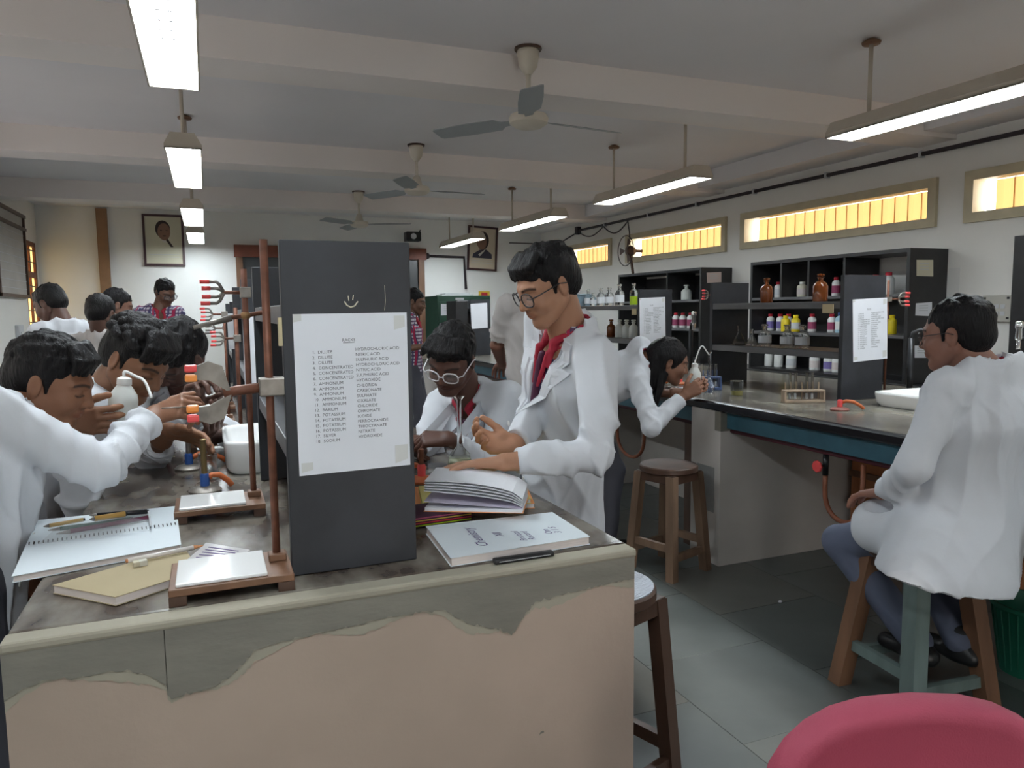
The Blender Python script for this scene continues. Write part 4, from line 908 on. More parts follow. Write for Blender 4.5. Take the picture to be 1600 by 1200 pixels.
# white notebook with handwriting on the right
q = quad([(665, 822), (863, 800), (922, 838), (704, 872)], B+.02)
t = slab('practical_notebook', q, B+.001, .019, WHC, 'white-covered notebook with handwritten title at the right corner of the near bench', 'notebook', PAG)
e1 = (q[1]-q[0]).normalized(); e2 = (q[3]-q[0]).normalized(); zt = Vector((0, 0, B+.0206-q[0].z))
for body, u, v, s in (('Chemistry', .30, .82, .034), ('XII', .46, .60, .028), ('Practical\nRecord', .58, .80, .022), ('Om\n3 1 5', .80, .70, .024)):
    o = q[0]+(q[1]-q[0])*u+(q[3]-q[0])*v+zt
    text_mesh(body, s, INKB, 'handwriting', t, frame(o, -e2, -e1), 'LEFT', .9, .35)
t = thing('ruler_strip', 'black pen case lying along the near edge of the white notebook', 'pen case', (.62, 1.44, B))
a, b = onz(770, 881, B+.001), onz(863, 867, B+.001); d = (b-a).normalized(); n = Vector((-d.y, d.x, 0)); M = Matrix((d, n, Vector((0, 0, 1)))).transposed().to_4x4(); M.translation = a
t.name = 'pen_case'
MB().box((0, -.013, 0), ((b-a).length, .006, .012), .004, M).build('case', BLKMET, t, True, world=True); MB().box((.01, -.0135, .0055), ((b-a).length-.01, -.0125, .0065), 0, M).build('seam', GREY, t, world=True)
# stack: striped pouch, orange and yellow books, open notebook with fanned pages
a = onz(652, 828, B+.001); b = onz(742, 815, B+.001)
t = thing('striped_pouch', 'dark striped fabric pouch under the open notebook', 'pouch', (a+b)/2)
d = (b-a).normalized(); n = Vector((-d.y, d.x, 0)); M = Matrix((d, n, Vector((0, 0, 1)))).transposed().to_4x4(); M.translation = a-d*.03; L = (b-a).length+.03
MB().box((0, 0, 0), (L, .12, .034), .012, M).build('pouch_body', mat('dark_cloth', (.06, .02, .04), .9), t, True, world=True)
for k, m in enumerate((LIME, REDC, mat('mustard', (.5, .35, .05), .8), MAG)): MB().box((.01, -.001, .008+.006*k), (L-.01, .002, .0105+.006*k), 0, M).build('stripe', m, t, world=True)
ORB = mat('orange_cover', (.85, .36, .14), .5); YLB = mat('yellow_cover', (.75, .68, .22), .5)
def book(name, c, w, d, h, rz, z0, m, label):
    t = thing(name, label, 'book', (c[0], c[1], z0), rz)
    MB().box((-w/2+.003, -d/2+.003, .0012), (w/2-.002, d/2-.003, h-.0012)).build('pages', PAPER, t); MB().box((-w/2, -d/2, 0), (w/2, d/2, .0012)).build('back_cover', m, t); MB().box((-w/2, -d/2, h-.0012), (w/2, d/2, h)).build('front_cover', m, t); MB().box((-w/2, -d/2, 0), (-w/2+.0015, d/2, h)).build('spine', m, t)
    return t
book('orange_book', (.665, 1.94), .33, .23, .014, -.30, B+.001, ORB, 'orange-covered book, lowest of the stack by the standing student')
book('yellow_book', (.66, 1.915), .29, .21, .013, -.22, B+.0155, YLB, 'yellow-covered book between the orange book and the open notebook')
bx0 = onz(662, 800, B+.035); bx1 = onz(816, 803, B+.035); z0 = B+.036
t = thing('open_notebook', 'thick open notebook with fanned lilac-white pages on the book stack', 'notebook', (.6, 1.82, z0))
e = (bx1-bx0); e.z = 0; L = e.length; e.normalize(); n = Vector((-e.y, e.x, 0)); D = .16
LIL = mat('lilac_page', (.66, .60, .72), .8); OR2 = ORB
def P3(u, v, w): return Vector((bx0.x, bx0.y, z0))+e*u*L+n*v*D+Vector((0, 0, w))
MB().prism([P3(0, 0, 0), P3(1.01, 0, 0), P3(1.01, 1, 0), P3(0, 1, 0)], (0, 0, .0015)).build('cover', OR2, t, world=True)
MB().prism([P3(.01, .01, .0016), P3(1, .01, .0016), P3(1, .99, .0016), P3(.01, .99, .0016)], (0, 0, .008)).build('lower_pages', PAPER, t, world=True)
for k, (hl, m) in enumerate(((.014, LIL), (.040, PAPER), (.046, PAPER), (.052, PAPER), (.058, PAPER), (.063, PAPER))):
    vs = []; G = 10
    for j in range(2):
        for i in range(G+1):
            u = i/G; w = .010+hl*(1-u)**(.55 if k else 1)+.004*k*u*(1-u)+.0045*k*u; vs.append(P3(u*1.0, (.02+.01*k) if j == 0 else .99, w+.003*j))
    nn = len(vs); vs2 = vs+[v+Vector((0, 0, .0009)) for v in vs]
    fs = []
    for i in range(G):
        a_, b_, c_, d_ = i, i+1, G+2+i, G+1+i; fs += [(d_, c_, b_, a_), (a_+nn, b_+nn, c_+nn, d_+nn), (a_, b_, b_+nn, a_+nn), (d_+nn, c_+nn, c_, d_)]
    fs += [(0, nn, nn+G+1, G+1), (G, 2*G+1, nn+2*G+1, nn+G)]
    MB().add(vs2, fs).build('page', m, t, world=True)
# ------------------------------------------------------------------ people: smooth implicit surfaces meshed with numpy
def V3(p): return np.array(p, dtype=np.float64)
class Sdf:
    def __init__(s): s.ops = []
    def cone(s, a, b, ra, rb, k=.02, sub=False, ax=None, sx=1.0):
        'round cone; with ax and sx its section is stretched sideways'
        s.ops.append(('cone', V3(a), V3(b), ra, rb, k, sub, None if ax is None else V3(ax)/np.linalg.norm(ax), sx)); return s
    def chain(s, pts, rs, k=.01, **kw):
        for i in range(len(pts)-1): s.cone(pts[i], pts[i+1], rs[i], rs[i+1], k, **kw)
        return s
    def ell(s, c, r, k=.02, sub=False, R=None):
        s.ops.append(('ell', V3(c), V3(r), k, sub, np.eye(3) if R is None else np.asarray(R))); return s
    def cut(s, p, n, k=.004):
        'remove everything on the side n points to'
        s.ops.append(('cut', V3(p), V3(n)/np.linalg.norm(n), k)); return s
    def fn(s, f): s.ops.append(('fn', f)); return s
    def bounds(s):
        lo = np.full(3, 1e9); hi = -lo
        for o in s.ops:
            if o[0] == 'cone' and not o[6]:
                for p, r in ((o[1], o[3]), (o[2], o[4])): lo = np.minimum(lo, p-r*max(1, o[8])); hi = np.maximum(hi, p+r*max(1, o[8]))
            if o[0] == 'ell' and not o[4]:
                e = np.sqrt(((o[5]*o[2])**2).sum(1)); lo = np.minimum(lo, o[1]-e); hi = np.maximum(hi, o[1]+e)
        return lo, hi
    def field(s, h):
        lo, hi = s.bounds(); lo = lo-.03-2*h; hi = hi+.03+2*h
        n = np.ceil((hi-lo)/h).astype(int)+1
        ax = [lo[i]+h*np.arange(n[i]) for i in range(3)]
        D = np.full(n, .5, np.float32)
        for o in s.ops:
            if o[0] == 'fn':
                P = np.meshgrid(*ax, indexing='ij'); D = o[1](P[0], P[1], P[2], D).astype(np.float32); continue
            if o[0] == 'cut':
                d = sum((ax[i]-o[1][i]).reshape([-1 if j == i else 1 for j in range(3)])*o[2][i] for i in range(3)); D = smax(D, d.astype(np.float32), o[3]); continue
            if o[0] == 'cone':
                _, a, b, ra, rb, k, sub, sax, sx = o; rm = max(ra, rb)*max(1, sx); bl = np.minimum(a, b)-rm; bh = np.maximum(a, b)+rm
            else:
                _, c, r, k, sub, R = o; e = np.sqrt(((R*r)**2).sum(1)); bl = c-e; bh = c+e
            m = k+3*h+.012
            i0 = np.clip(np.floor((bl-m-lo)/h).astype(int), 0, n); i1 = np.clip(np.ceil((bh+m-lo)/h).astype(int)+1, 0, n)
            if (i1 <= i0).any(): continue
            sl = tuple(slice(i0[i], i1[i]) for i in range(3))
            X, Y, Z = np.meshgrid(*[ax[i][sl[i]] for i in range(3)], indexing='ij')
            if o[0] == 'cone':
                q = [X-a[0], Y-a[1], Z-a[2]]; ba = b-a
                if sax is not None:
                    dt = (q[0]*sax[0]+q[1]*sax[1]+q[2]*sax[2])*(1-1/sx); q = [q[i]-dt*sax[i] for i in range(3)]
                    ba = ba-sax*(ba@sax)*(1-1/sx)
                t = np.clip((q[0]*ba[0]+q[1]*ba[1]+q[2]*ba[2])/max(ba@ba, 1e-9), 0, 1)
                d = np.sqrt((q[0]-t*ba[0])**2+(q[1]-t*ba[1])**2+(q[2]-t*ba[2])**2)-(ra+(rb-ra)*t)
            else:
                q = [X-c[0], Y-c[1], Z-c[2]]; L = [sum(q[i]*R[i, j] for i in range(3)) for j in range(3)]
                k0 = np.sqrt(sum((L[j]/r[j])**2 for j in range(3))); k1 = np.sqrt(sum((L[j]/r[j]**2)**2 for j in range(3)))+1e-9
                d = k0*(k0-1)/k1
            d = d.astype(np.float32)
            D[sl] = smax(D[sl], -d, k) if sub else smin(D[sl], d, k)
        return D, lo, h
    def mesh(s, h, level=0.0):
        D, lo, h = s.field(h); return nets(D-level if level else D, lo, h)
def smin(a, b, k):
    if k <= 0: return np.minimum(a, b)
    hh = np.maximum(k-np.abs(a-b), 0)/k; return np.minimum(a, b)-hh*hh*k*.25
def smax(a, b, k): return -smin(-a, -b, k)
def nets(D, lo, h):
    'naive surface nets'
    S = D < 0; n = D.shape
    cs = np.zeros((n[0]-1, n[1]-1, n[2]-1), np.uint8)
    for i in (0, 1):
        for j in (0, 1):
            for k in (0, 1): cs += S[i:n[0]-1+i, j:n[1]-1+j, k:n[2]-1+k]
    act = (cs > 0) & (cs < 8); idx = np.argwhere(act)
    if len(idx) == 0: return np.zeros((0, 3)), np.zeros((0, 4), int)
    vid = np.full(act.shape, -1, np.int64); vid[act] = np.arange(len(idx))
    acc = np.zeros((len(idx), 3)); cnt = np.zeros(len(idx))
    C = [(i, j, k) for i in (0, 1) for j in (0, 1) for k in (0, 1)]
    for a in C:
        for ax in range(3):
            if a[ax]: continue
            b = list(a); b[ax] = 1
            va = D[idx[:, 0]+a[0], idx[:, 1]+a[1], idx[:, 2]+a[2]]; vb = D[idx[:, 0]+b[0], idx[:, 1]+b[1], idx[:, 2]+b[2]]
            m = (va < 0) != (vb < 0); t = np.where(m, va/np.where(m, va-vb, 1), 0)
            p = np.tile(np.array(a, float), (len(idx), 1)); p[:, ax] += t
            acc[m] += p[m]; cnt[m] += 1
    V = lo+(idx+acc/cnt[:, None])*h
    F = []
    for ax in range(3):
        u, v = [(1, 2), (2, 0), (0, 1)][ax]
        sl0 = [slice(1, n[i]-1) for i in range(3)]; sl1 = list(sl0); sl0[ax] = slice(0, n[ax]-1); sl1[ax] = slice(1, n[ax])
        a = S[tuple(sl0)]; b = S[tuple(sl1)]
        for flip, mm in ((False, a & ~b), (True, ~a & b)):
            e = np.argwhere(mm)
            if len(e) == 0: continue
            off = np.ones(3, int); off[ax] = 0; e = e+off
            def g(du, dv):
                q = e.copy(); q[:, u] += du; q[:, v] += dv; return vid[q[:, 0], q[:, 1], q[:, 2]]
            quad = np.stack([g(-1, -1), g(0, -1), g(0, 0), g(-1, 0)], 1)
            F.append(quad[:, ::-1] if flip else quad)
    F = np.concatenate(F); F = F[(F >= 0).all(1)]
    return V, F
def relax(V, F, it=1, lam=.5):
    for _ in range(it):
        acc = np.zeros_like(V); cnt = np.zeros(len(V))
        for i in range(4):
            np.add.at(acc, F[:, i], V[F[:, (i+1) % 4]]); np.add.at(acc, F[:, i], V[F[:, (i+3) % 4]]); np.add.at(cnt, F[:, i], 2)
        V = V+(acc/np.maximum(cnt, 1)[:, None]-V)*lam
    return V
def normals(V, F):
    n = np.cross(V[F[:, 2]]-V[F[:, 0]], V[F[:, 3]]-V[F[:, 1]]); N = np.zeros_like(V)
    for i in range(4): np.add.at(N, F[:, i], n)
    return N/np.maximum(np.linalg.norm(N, axis=1), 1e-9)[:, None]
_ph = np.random.RandomState(11).rand(40)*6.28
_dr = np.random.RandomState(12).randn(40, 3); _dr /= np.linalg.norm(_dr, axis=1)[:, None]
def wave(P, f, o=0, n=7):
    s = 0
    for i in range(n):
        j = (i+o*5) % 40; s = s+np.sin(P @ _dr[j]*f*(.7+.12*i)+_ph[j]+1.3*np.sin(P @ _dr[(j+7) % 40]*f*.45+_ph[(j+3) % 40]))
    return s/n**.5

def uvec(v): v = V3(v); return v/np.linalg.norm(v)
def basis(fwd, up):
    'columns: right, forward, up'
    f = uvec(fwd); u = V3(up); r = uvec(np.cross(f, u)); u = np.cross(r, f); return np.stack([r, f, u], 1)

# ---- head template in local axes: x right, y forward, z up, origin between the ears at eye height
def head_sdf(female=False, s=1.0):
    S = Sdf()
    S.ell((0, -.018, .040), (.073, .094, .080), .02)
    S.ell((0, .022, -.012), (.060, .070, .080), .03)
    S.cone((0, .045, -.070), (0, .066, -.088), .038, .019, .025)
    for x in (-1, 1):
        S.cone((x*.052, -.005, -.045), (x*.020, .060, -.092), .020, .014, .03)
        S.ell((x*.037, .057, -.028), (.024, .024, .022), .025)
        S.cone((x*.012, .083, .026), (x*.048, .064, .024), .0085, .007, .014)
        S.ell((x*.031, .090, .004), (.016, .012, .011), .010, sub=True)
        S.ell((x*.031, .0715, .003), (.0155, .0125, .0105), .004)
        S.ell((x*.0735, -.012, -.004), (.0085, .018, .030), .006, R=basis((x*.35, 1, 0), (0, -.15, 1)))
        S.ell((x*.083, -.008, -.002), (.006, .011, .018), .004, sub=True, R=basis((x*.35, 1, 0), (0, -.15, 1)))
    S.cone((0, .082, .016), (0, .103, -.024), .0075, .0105, .012)
    for x in (-1, 1): S.ell((x*.0125, .092, -.029), (.0085, .010, .0075), .006)
    S.ell((0, .078, -.052), (.026, .016, .014), .014)
    S.cone((-.019, .079, -.0505), (.019, .079, -.0505), .0048, .0048, .004); S.ell((0, .088, -.050), (.016, .0065, .0050), .004)
    S.ell((0, .085, -.0605), (.0155, .0075, .0058), .005)
    S.ell((0, .0965, -.0553), (.022, .006, .0013), .002, sub=True)
    return S
def head_colors(P, skin, brow=True, stubble=0):
    sk = V3(skin); C = np.tile(sk, (len(P), 1)); x, y, z = P[:, 0], P[:, 1], P[:, 2]
    def mix(w, c): C[:] = C*(1-w[:, None])+V3(c)*w[:, None]
    lip = np.clip(1.25-np.sqrt((x/.024)**2+((z+.0555)/.0105)**2), 0, 1)*(y > .07); mix(np.clip(lip*3, 0, .55), sk*V3((.80, .55, .55)))
    if stubble:
        w = np.clip(1-np.abs(z+.04)/.012, 0, 1)*(np.abs(x) < .024)*(y > .075)*stubble; mix(w, sk*.35)
    ax = np.abs(x)
    if brow:
        bz = .0275-.0055*((ax-.033)/.022)**2; w = np.clip(1.6-np.abs(z-bz)/.0035, 0, 1)*(ax > .011)*(ax < .055)*(y > .045); mix(w*.9, (.018, .013, .012))
    w = np.clip(1.5-np.abs(z-(-.0015-.0035*(1-((ax-.031)/.015)**2)))/.0022, 0, 1)*(np.abs(ax-.031) < .0155)*(y > .06); mix(w*.9, (.015, .011, .011))
    w = np.clip(1-np.sqrt(((ax-.031)/.020)**2+((z-.004)/.014)**2), 0, 1)*(y > .055); mix(w*.35, sk*.7)
    return C
def hair_sdf(style, rs):
    S = Sdf()
    S.ell((0, -.020, .044), (.0775, .0985, .082), .02)
    S.ell((0, -.052, -.004), (.066, .064, .064), .02)
    for x in (-1, 1): S.cone((x*.066, .006, .03), (x*.066, .014, -.012), .012, .006, .012)
    if style == 'long':
        S.ell((0, -.02, .02), (.084, .085, .08), .03)
        S.cone((0, -.07, .02), (0, -.075, -.16), .060, .045, .04, ax=(1, 0, 0), sx=1.3); S.cone((.045, -.02, .0), (.06, -.01, -.24), .030, .016, .02); S.cone((-.05, -.02, .0), (-.055, -.03, -.20), .028, .016, .02)
    n = {'curly': 150, 'fringe': 90, 'short': 40, 'long': 60, 'neat': 80}[style]
    for i in range(n):
        a = rs.rand()*2*math.pi; e = rs.rand()**.7*1.35
        d = V3((math.sin(e)*math.cos(a), math.sin(e)*math.sin(a), math.cos(e)))
        c = V3((0, -.020, .044))+d*V3((.0765, .0975, .081))
        if style == 'curly': S.ell(c+d*.004, (.016, .016, .013), .006)
        else:
            t = uvec(np.cross(d, rs.randn(3)*.5+V3((1, .3, 0)))); t = t if t[1]*.6-t[2] > -.2 else -t
            L = {'short': .022, 'fringe': .05, 'neat': .04, 'long': .05}[style]; S.cone(c, c+t*L-d*L*.22, .0075, .0035, .006)
    # face and nape removed
    S.ell((0, .105, -.050), (.072, .105, .108), .012, sub=True)
    S.cut((0, .052, -.004), uvec((0, .80, -.55))) if style not in ('long',) else S.cut((0, .058, -.01), uvec((0, .95, -.15)))
    if style == 'short': S.cut((0, 0, -.040), (0, .35, -1)); 
    elif style != 'long': S.cut((0, 0, -.052), (0, .25, -1))
    for x in (-1, 1): S.ell((x*.088, -.008, -.022), (.025, .022, .042), .008, sub=True)
    if style in ('fringe', 'neat', 'curly'):
        m = 26 if style != 'neat' else 18
        for i in range(m):
            x = -.062+.124*i/(m-1)+rs.randn()*.003; sw = .022 if style != 'neat' else .03
            top = V3((x*.85-.01, .040-.2*abs(x)**1.3*2, .112)); mid = V3((x*1.0, .075-4.4*x*x, .086)); end = V3((x*1.02+sw*(.3+rs.rand()*.5), .0815-5.6*x*x, (.050 if style == 'neat' else .042)+rs.rand()*.014))
            S.chain([top, mid, end], [.012, .010, .003], .008)
    return S

SKIN = mat('skin', (.3, .15, .09), .5, vcol=True, bump=.06, bscale=180, spec=.35, sss=.06)
HAIR = mat('hair', (.007, .006, .0065), .5, bump=.8, bscale=160, stretch=(1, 1, .2), spec=.22)
COAT = mat('white_coat', (.64, .655, .69), .8, bump=.22, bscale=14, spec=.2)
SHIRTW = mat('white_shirt', (.52, .49, .475), .8, bump=.2, bscale=14, spec=.2)
RED = mat('red_collar', (.36, .012, .035), .7)
TROU = mat('grey_trousers', (.062, .062, .078), .8, bump=.2, bscale=20)
TROUB = mat('blue_trousers', (.10, .115, .17), .8, bump=.2, bscale=20)
SHOE = mat('black_shoe', (.012, .012, .013), .35)
LENS = mat('spectacle_lens', (.9, .93, .95), .03, alpha=.12, spec=.6)
CHK = bpy.data.materials.new('checked_shirt'); CHK.use_nodes = True
def _chk():
    nt = CHK.node_tree; n = nt.nodes; l = nt.links; b = n['Principled BSDF']; b.inputs['Roughness'].default_value = .8
    tc = n.new('ShaderNodeTexCoord'); sep = n.new('ShaderNodeSeparateXYZ'); l.new(tc.outputs['Object'], sep.inputs[0])
    def band(o, freq, lo):
        m = n.new('ShaderNodeMath'); m.operation = 'MULTIPLY'; m.inputs[1].default_value = freq; l.new(o, m.inputs[0])
        s = n.new('ShaderNodeMath'); s.operation = 'SINE'; l.new(m.outputs[0], s.inputs[0]); g = n.new('ShaderNodeMath'); g.operation = 'GREATER_THAN'; g.inputs[1].default_value = lo; l.new(s.outputs[0], g.inputs[0]); return g.outputs[0]
    ad = n.new('ShaderNodeMath'); ad.operation = 'SUBTRACT'; l.new(sep.outputs[0], ad.inputs[0]); l.new(sep.outputs[1], ad.inputs[1])
    def mixc(f, a, c):
        m = n.new('ShaderNodeMixRGB'); l.new(f, m.inputs[0]); m.inputs[2].default_value = (*c, 1)
        if isinstance(a, tuple): m.inputs[1].default_value = (*a, 1)
        else: l.new(a, m.inputs[1])
        return m.outputs[0]
    c = mixc(band(sep.outputs[2], 200, .15), (.55, .52, .58), (.13, .07, .14)); c = mixc(band(ad.outputs[0], 210, .2), c, (.06, .05, .13)); c = mixc(band(ad.outputs[0], 52, .93), c, (.4, .02, .08))
    l.new(c, b.inputs['Base Color'])
_chk()

def ik(a, c, l1, l2, pole):
    a, c = V3(a), V3(c); d = c-a; L = min(np.linalg.norm(d), (l1+l2)*.999); u = d/np.linalg.norm(d); c = a+u*L
    x = (l1*l1-l2*l2+L*L)/(2*L); h = math.sqrt(max(l1*l1-x*x, 0)); p = V3(pole); p = p-u*(p@u); p = p/np.linalg.norm(p)
    return a+u*x+p*h, c
HANDPOSE = {'relaxed': ([.25, .35, .3], .1, .35), 'flat': ([.08, .12, .1], .12, .5), 'grip': ([.75, .95, .5], .03, .5), 'pinch': ([.75, .85, .45], .02, .35), 'fist': ([1.2, 1.5, .9], .0, .3), 'cup': ([.45, .6, .4], .06, .6)}
def hand_sdf(S, w, d, n, side, pose, sc=1.0):
    'w wrist, d pointing to the knuckles, n out of the palm, side +1 right hand'
    w = V3(w); d = uvec(d); n = V3(n); n = uvec(n-d*(n@d)); t = np.cross(d, n)*side
    curl, spread, thb = HANDPOSE[pose]; k = .010*sc
    kn = []
    for i, (o, L) in enumerate(((.030, .082), (.010, .086), (-.010, .082), (-.028, .074))):
        p = w+(d*L+t*o)*sc; kn.append(p); S.cone(w+(d*.012+t*o*.55)*sc, p, .015*sc, .0108*sc, .014*sc)
    S.ell(w+(d*.038+t*.026+n*.010)*sc, V3((.015, .026, .015))*sc, .012, R=np.stack([t, d, n], 1))
    for i, (p, lens) in enumerate(zip(kn, ((.042, .026, .021), (.046, .029, .022), (.043, .027, .021), (.034, .021, .019)))):
        ang = 0; dirv = uvec(d+t*(1.5-i)*spread); r = (.0098, .0100, .0096, .0086)[i]*sc; q = p
        for j, L in enumerate(lens):
            ang += curl[j]*(1+.07*i); dd = dirv*math.cos(ang)+n*math.sin(ang); e = q+dd*L*sc
            S.cone(q, e, r*(1-.07*j), r*(.93-.07*j), .0035*sc); q = e
    q = w+(d*.022+t*.024+n*.006)*sc; a = thb
    for j, (L, r) in enumerate(((.040, .0125), (.032, .0108), (.026, .0098))):
        dd = uvec(t*math.cos(a+.25*j)*.9+d*(math.sin(a)+.45+.25*j)+n*(.35+.22*j)*(1.2 if pose in ('grip', 'pinch', 'fist') else .6)); e = q+dd*L*sc; S.cone(q, e, r*sc, r*.92*sc, .006*sc); q = e
    return t

def person(label, pelvis, neck, face_dir, head, look, headup, arms, legs, skin, hair='fringe', coat='coat', hem=None, trousers=TROU, glasses=None, res=1.0, hs=1.0, collar=True, shw=.165, group='students in the laboratory', vneck=True, skirt_back=0, extra=(), hem_n=None, bulk=1.0, name='person', lean_up=None, stubble=.25, sleeves='long', hide_head_detail=False, seed=0, hw=1.0):
    '''pelvis, neck: points; face_dir: way the chest faces; head: centre; look: gaze; arms: {'L'/'R': (wrist, pole, hand dir, palm normal, pose)}'''
    rs = np.random.RandomState(seed+5)
    pelvis, neck, head = V3(pelvis), V3(neck), V3(head)
    up = uvec(neck-pelvis); f = V3(face_dir); f = uvec(f-up*(f@up)); r = np.cross(f, up)
    gy = min(p[2] for p in [V3(l[1]) for l in legs]) if legs else 0
    root = thing(name, label, 'person', (pelvis[0], pelvis[1], max(0, gy-.04)), group=group)
    o3 = np.array(root.location)
    sh = {'R': neck-up*.045+r*shw, 'L': neck-up*.045-r*shw}
    J = {}
    for s in 'LR':
        wr, pole, hd, hn, pose = arms[s]; el, wr2 = ik(sh[s], wr, .275, .255, pole); J[s] = (sh[s], el, wr2)
    # ---------- body: core + head + hands, one mesh
    H = basis(look, headup); hV, hF = head_sdf().mesh(.0032*res if not hide_head_detail else .006); hC = head_colors(hV, skin, True, stubble)
    hW = (hV*hs*V3((hw, 1, 1))) @ H.T+head
    parts = [(hW, hF, hC)]
    C = Sdf(); nb = head+H @ V3((0, -.028, -.05))*hs; C.cone(nb, neck-up*.02+f*.0, .050*hs, .056*hs, .02); C.cone(head+H @ V3((0, .0, -.072))*hs, neck+f*.02-up*.03, .040*hs, .045*hs, .03)
    C.cone(neck-up*.08, pelvis, .07, .08, .03, ax=r, sx=1.5); C.cone(sh['L'], sh['R'], .035, .035, .03)
    for s in 'LR': C.chain(J[s], [.035, .028, .024], .02)
    hips = [pelvis+r*.085, pelvis-r*.085]; legJ = []
    for (side, foot, pole, fdir), hp in zip(legs, (hips if legs and legs[0][0] == 'R' else hips[::-1])):
        kn, an = ik(hp, foot, .425, .42, pole); legJ.append((hp, kn, an, V3(fdir))); C.chain([hp, kn, an], [.06, .04, .03], .02)
    cV, cF = C.mesh(.012); parts.append((cV, cF, np.tile(V3(skin)*.97, (len(cV), 1))))
    for s in 'LR':
        wr, pole, hd, hn, pose = arms[s]; S = Sdf(); el, wp = J[s][1], J[s][2]
        if pose: hand_sdf(S, wp, hd, hn, 1 if s == 'R' else -1, pose, hs)
        fo = wp+(el-wp)*(.35 if sleeves == 'long' else .98); S.cone(wp, fo, .0235, .031 if sleeves == 'long' else .038, .015, ax=uvec(np.cross(V3(hn), wp-el+1e-6)), sx=1.15)
        v, F_ = S.mesh(.0034*max(res, 1)); cc = np.tile(V3(skin), (len(v), 1))
        pal = np.clip(((v-wp) @ uvec(hn))/.02, 0, 1)[:, None]; cc = cc*(1+.25*pal); parts.append((v, F_, cc))
    Vs, Fs, Cs = [], [], []; n0 = 0
    for v, F_, c in parts: Vs.append(v); Fs.append(F_+n0); Cs.append(c); n0 += len(v)
    body = mesh_obj('body', np.concatenate(Vs)-o3, np.concatenate(Fs), SKIN, root, True, cols=np.concatenate(Cs))
    # ---------- hair
    v, F_ = hair_sdf(hair, rs).mesh(.0036*res); v = v+normals(v, F_)*(wave(v, 150, 1)*.0012)[:, None]
    mesh_obj('hair', (v*hs*V3((hw, 1, 1))) @ H.T+head-o3, F_, HAIR, root, True)
    # ---------- coat / shirt
    def torso(S, g=0.0):
        ch = neck-up*.17
        S.cone(ch+f*.004, pelvis+up*.06, .112*bulk+g, .108*bulk+g, .05, ax=r, sx=1.42)
        S.cone(neck-up*.055, ch, .062+g, .105*bulk+g, .05, ax=r, sx=1.35)
        S.chain([sh['L']-up*.004+r*.02, neck-up*.005, sh['R']-up*.004-r*.02], [.058+g, .062+g, .058+g], .05)
    S = Sdf(); torso(S)
    sl = [.064, .054, .044] if coat != 'check' else [.058, .05, .045]
    for s in 'LR':
        a, e, w = J[s]
        if sleeves == 'long': ce = w+(e-w)*.12; S.cone(a, e, sl[0], sl[1], .035); S.cone(e, ce, sl[1], sl[2], .02)
        else: S.cone(a, a+(e-a)*.85, .068, .062, .03)
    down = V3((0, 0, -1.0))
    if coat == 'coat' and hem is not None:
        hc, hr, hsx = hem; hc = V3(hc); S.cone(pelvis+up*.07, hc, .118*bulk, hr, .05, ax=r, sx=hsx); hem_cut = (hc, hc-pelvis if hem_n is None else hem_n)
        if skirt_back: S.cone(pelvis-f*.06, hc-f*skirt_back, .09, .10, .05, ax=r, sx=1.7); 
        for (ea, eb, er, es) in extra: S.cone(ea, eb, er, es, .05)
        S.cut(hem_cut[0], hem_cut[1], .006)
    else: S.cone(pelvis+up*.06, pelvis-up*.06, .112, .112, .03, ax=r, sx=1.4); S.cut(pelvis-up*.07, -up, .006)
    for s in 'LR':
        a, e, w = J[s]
        ce, dd = (w+(e-w)*.10, w-e) if sleeves == 'long' else (a+(e-a)*.85, e-a)
        n_ = uvec(dd)
        def cuff(X, Y, Z, D, ce=ce, n_=n_):
            q = (X-ce[0])*n_[0]+(Y-ce[1])*n_[1]+(Z-ce[2])*n_[2]; rr = np.sqrt(np.maximum((X-ce[0])**2+(Y-ce[1])**2+(Z-ce[2])**2-q*q, 0))
            near = (rr < .066) & (q < .09) & (q > -.03); return np.where(near, np.maximum(D, q), D)
        S.fn(cuff)
    base = neck-up*.02+f*.02; vb = neck-up*(.26 if coat == 'coat' else .14)+f*.1
    def vcut(X, Y, Z, D):
        q0, q1, q2 = X-vb[0], Y-vb[1], Z-vb[2]
        zz = q0*up[0]+q1*up[1]+q2*up[2]; xx = q0*r[0]+q1*r[1]+q2*r[2]; yy = (X-neck[0])*f[0]+(Y-neck[1])*f[1]+(Z-neck[2])*f[2]
        half = zz*(.28 if coat == 'coat' else .34); w = np.maximum(np.abs(xx)-half, -zz)
        front = (yy > .0)
        if vneck:
                        D = np.where(front & (zz > -.01), np.maximum(D, np.minimum(-w, .5)*.9), D) if True else D
        # neck hole
        a0 = (X-neck[0]); a1 = Y-neck[1]; a2 = Z-neck[2]; qz = a0*up[0]+a1*up[1]+a2*up[2]; ql = np.sqrt(np.maximum(a0*a0+a1*a1+a2*a2-qz*qz, 0))
        hole = np.where(qz > -.02, ql-.056, .5); D = np.maximum(D, -hole)
        return D
    S0 = Sdf(); torso(S0, -.014); S0.cut(pelvis+up*.1, -up, .01)
    S0.fn(lambda X, Y, Z, D: np.maximum(D, -np.where((lambda qz, ql: ql-.052+0*qz)(*(lambda a0, a1, a2: ((a0*up[0]+a1*up[1]+a2*up[2]), np.sqrt(np.maximum(a0*a0+a1*a1+a2*a2-(a0*up[0]+a1*up[1]+a2*up[2])**2, 0))))(X-neck[0], Y-neck[1], Z-neck[2])) < 0, .0, -.5)) if False else D)
    S.fn(vcut)
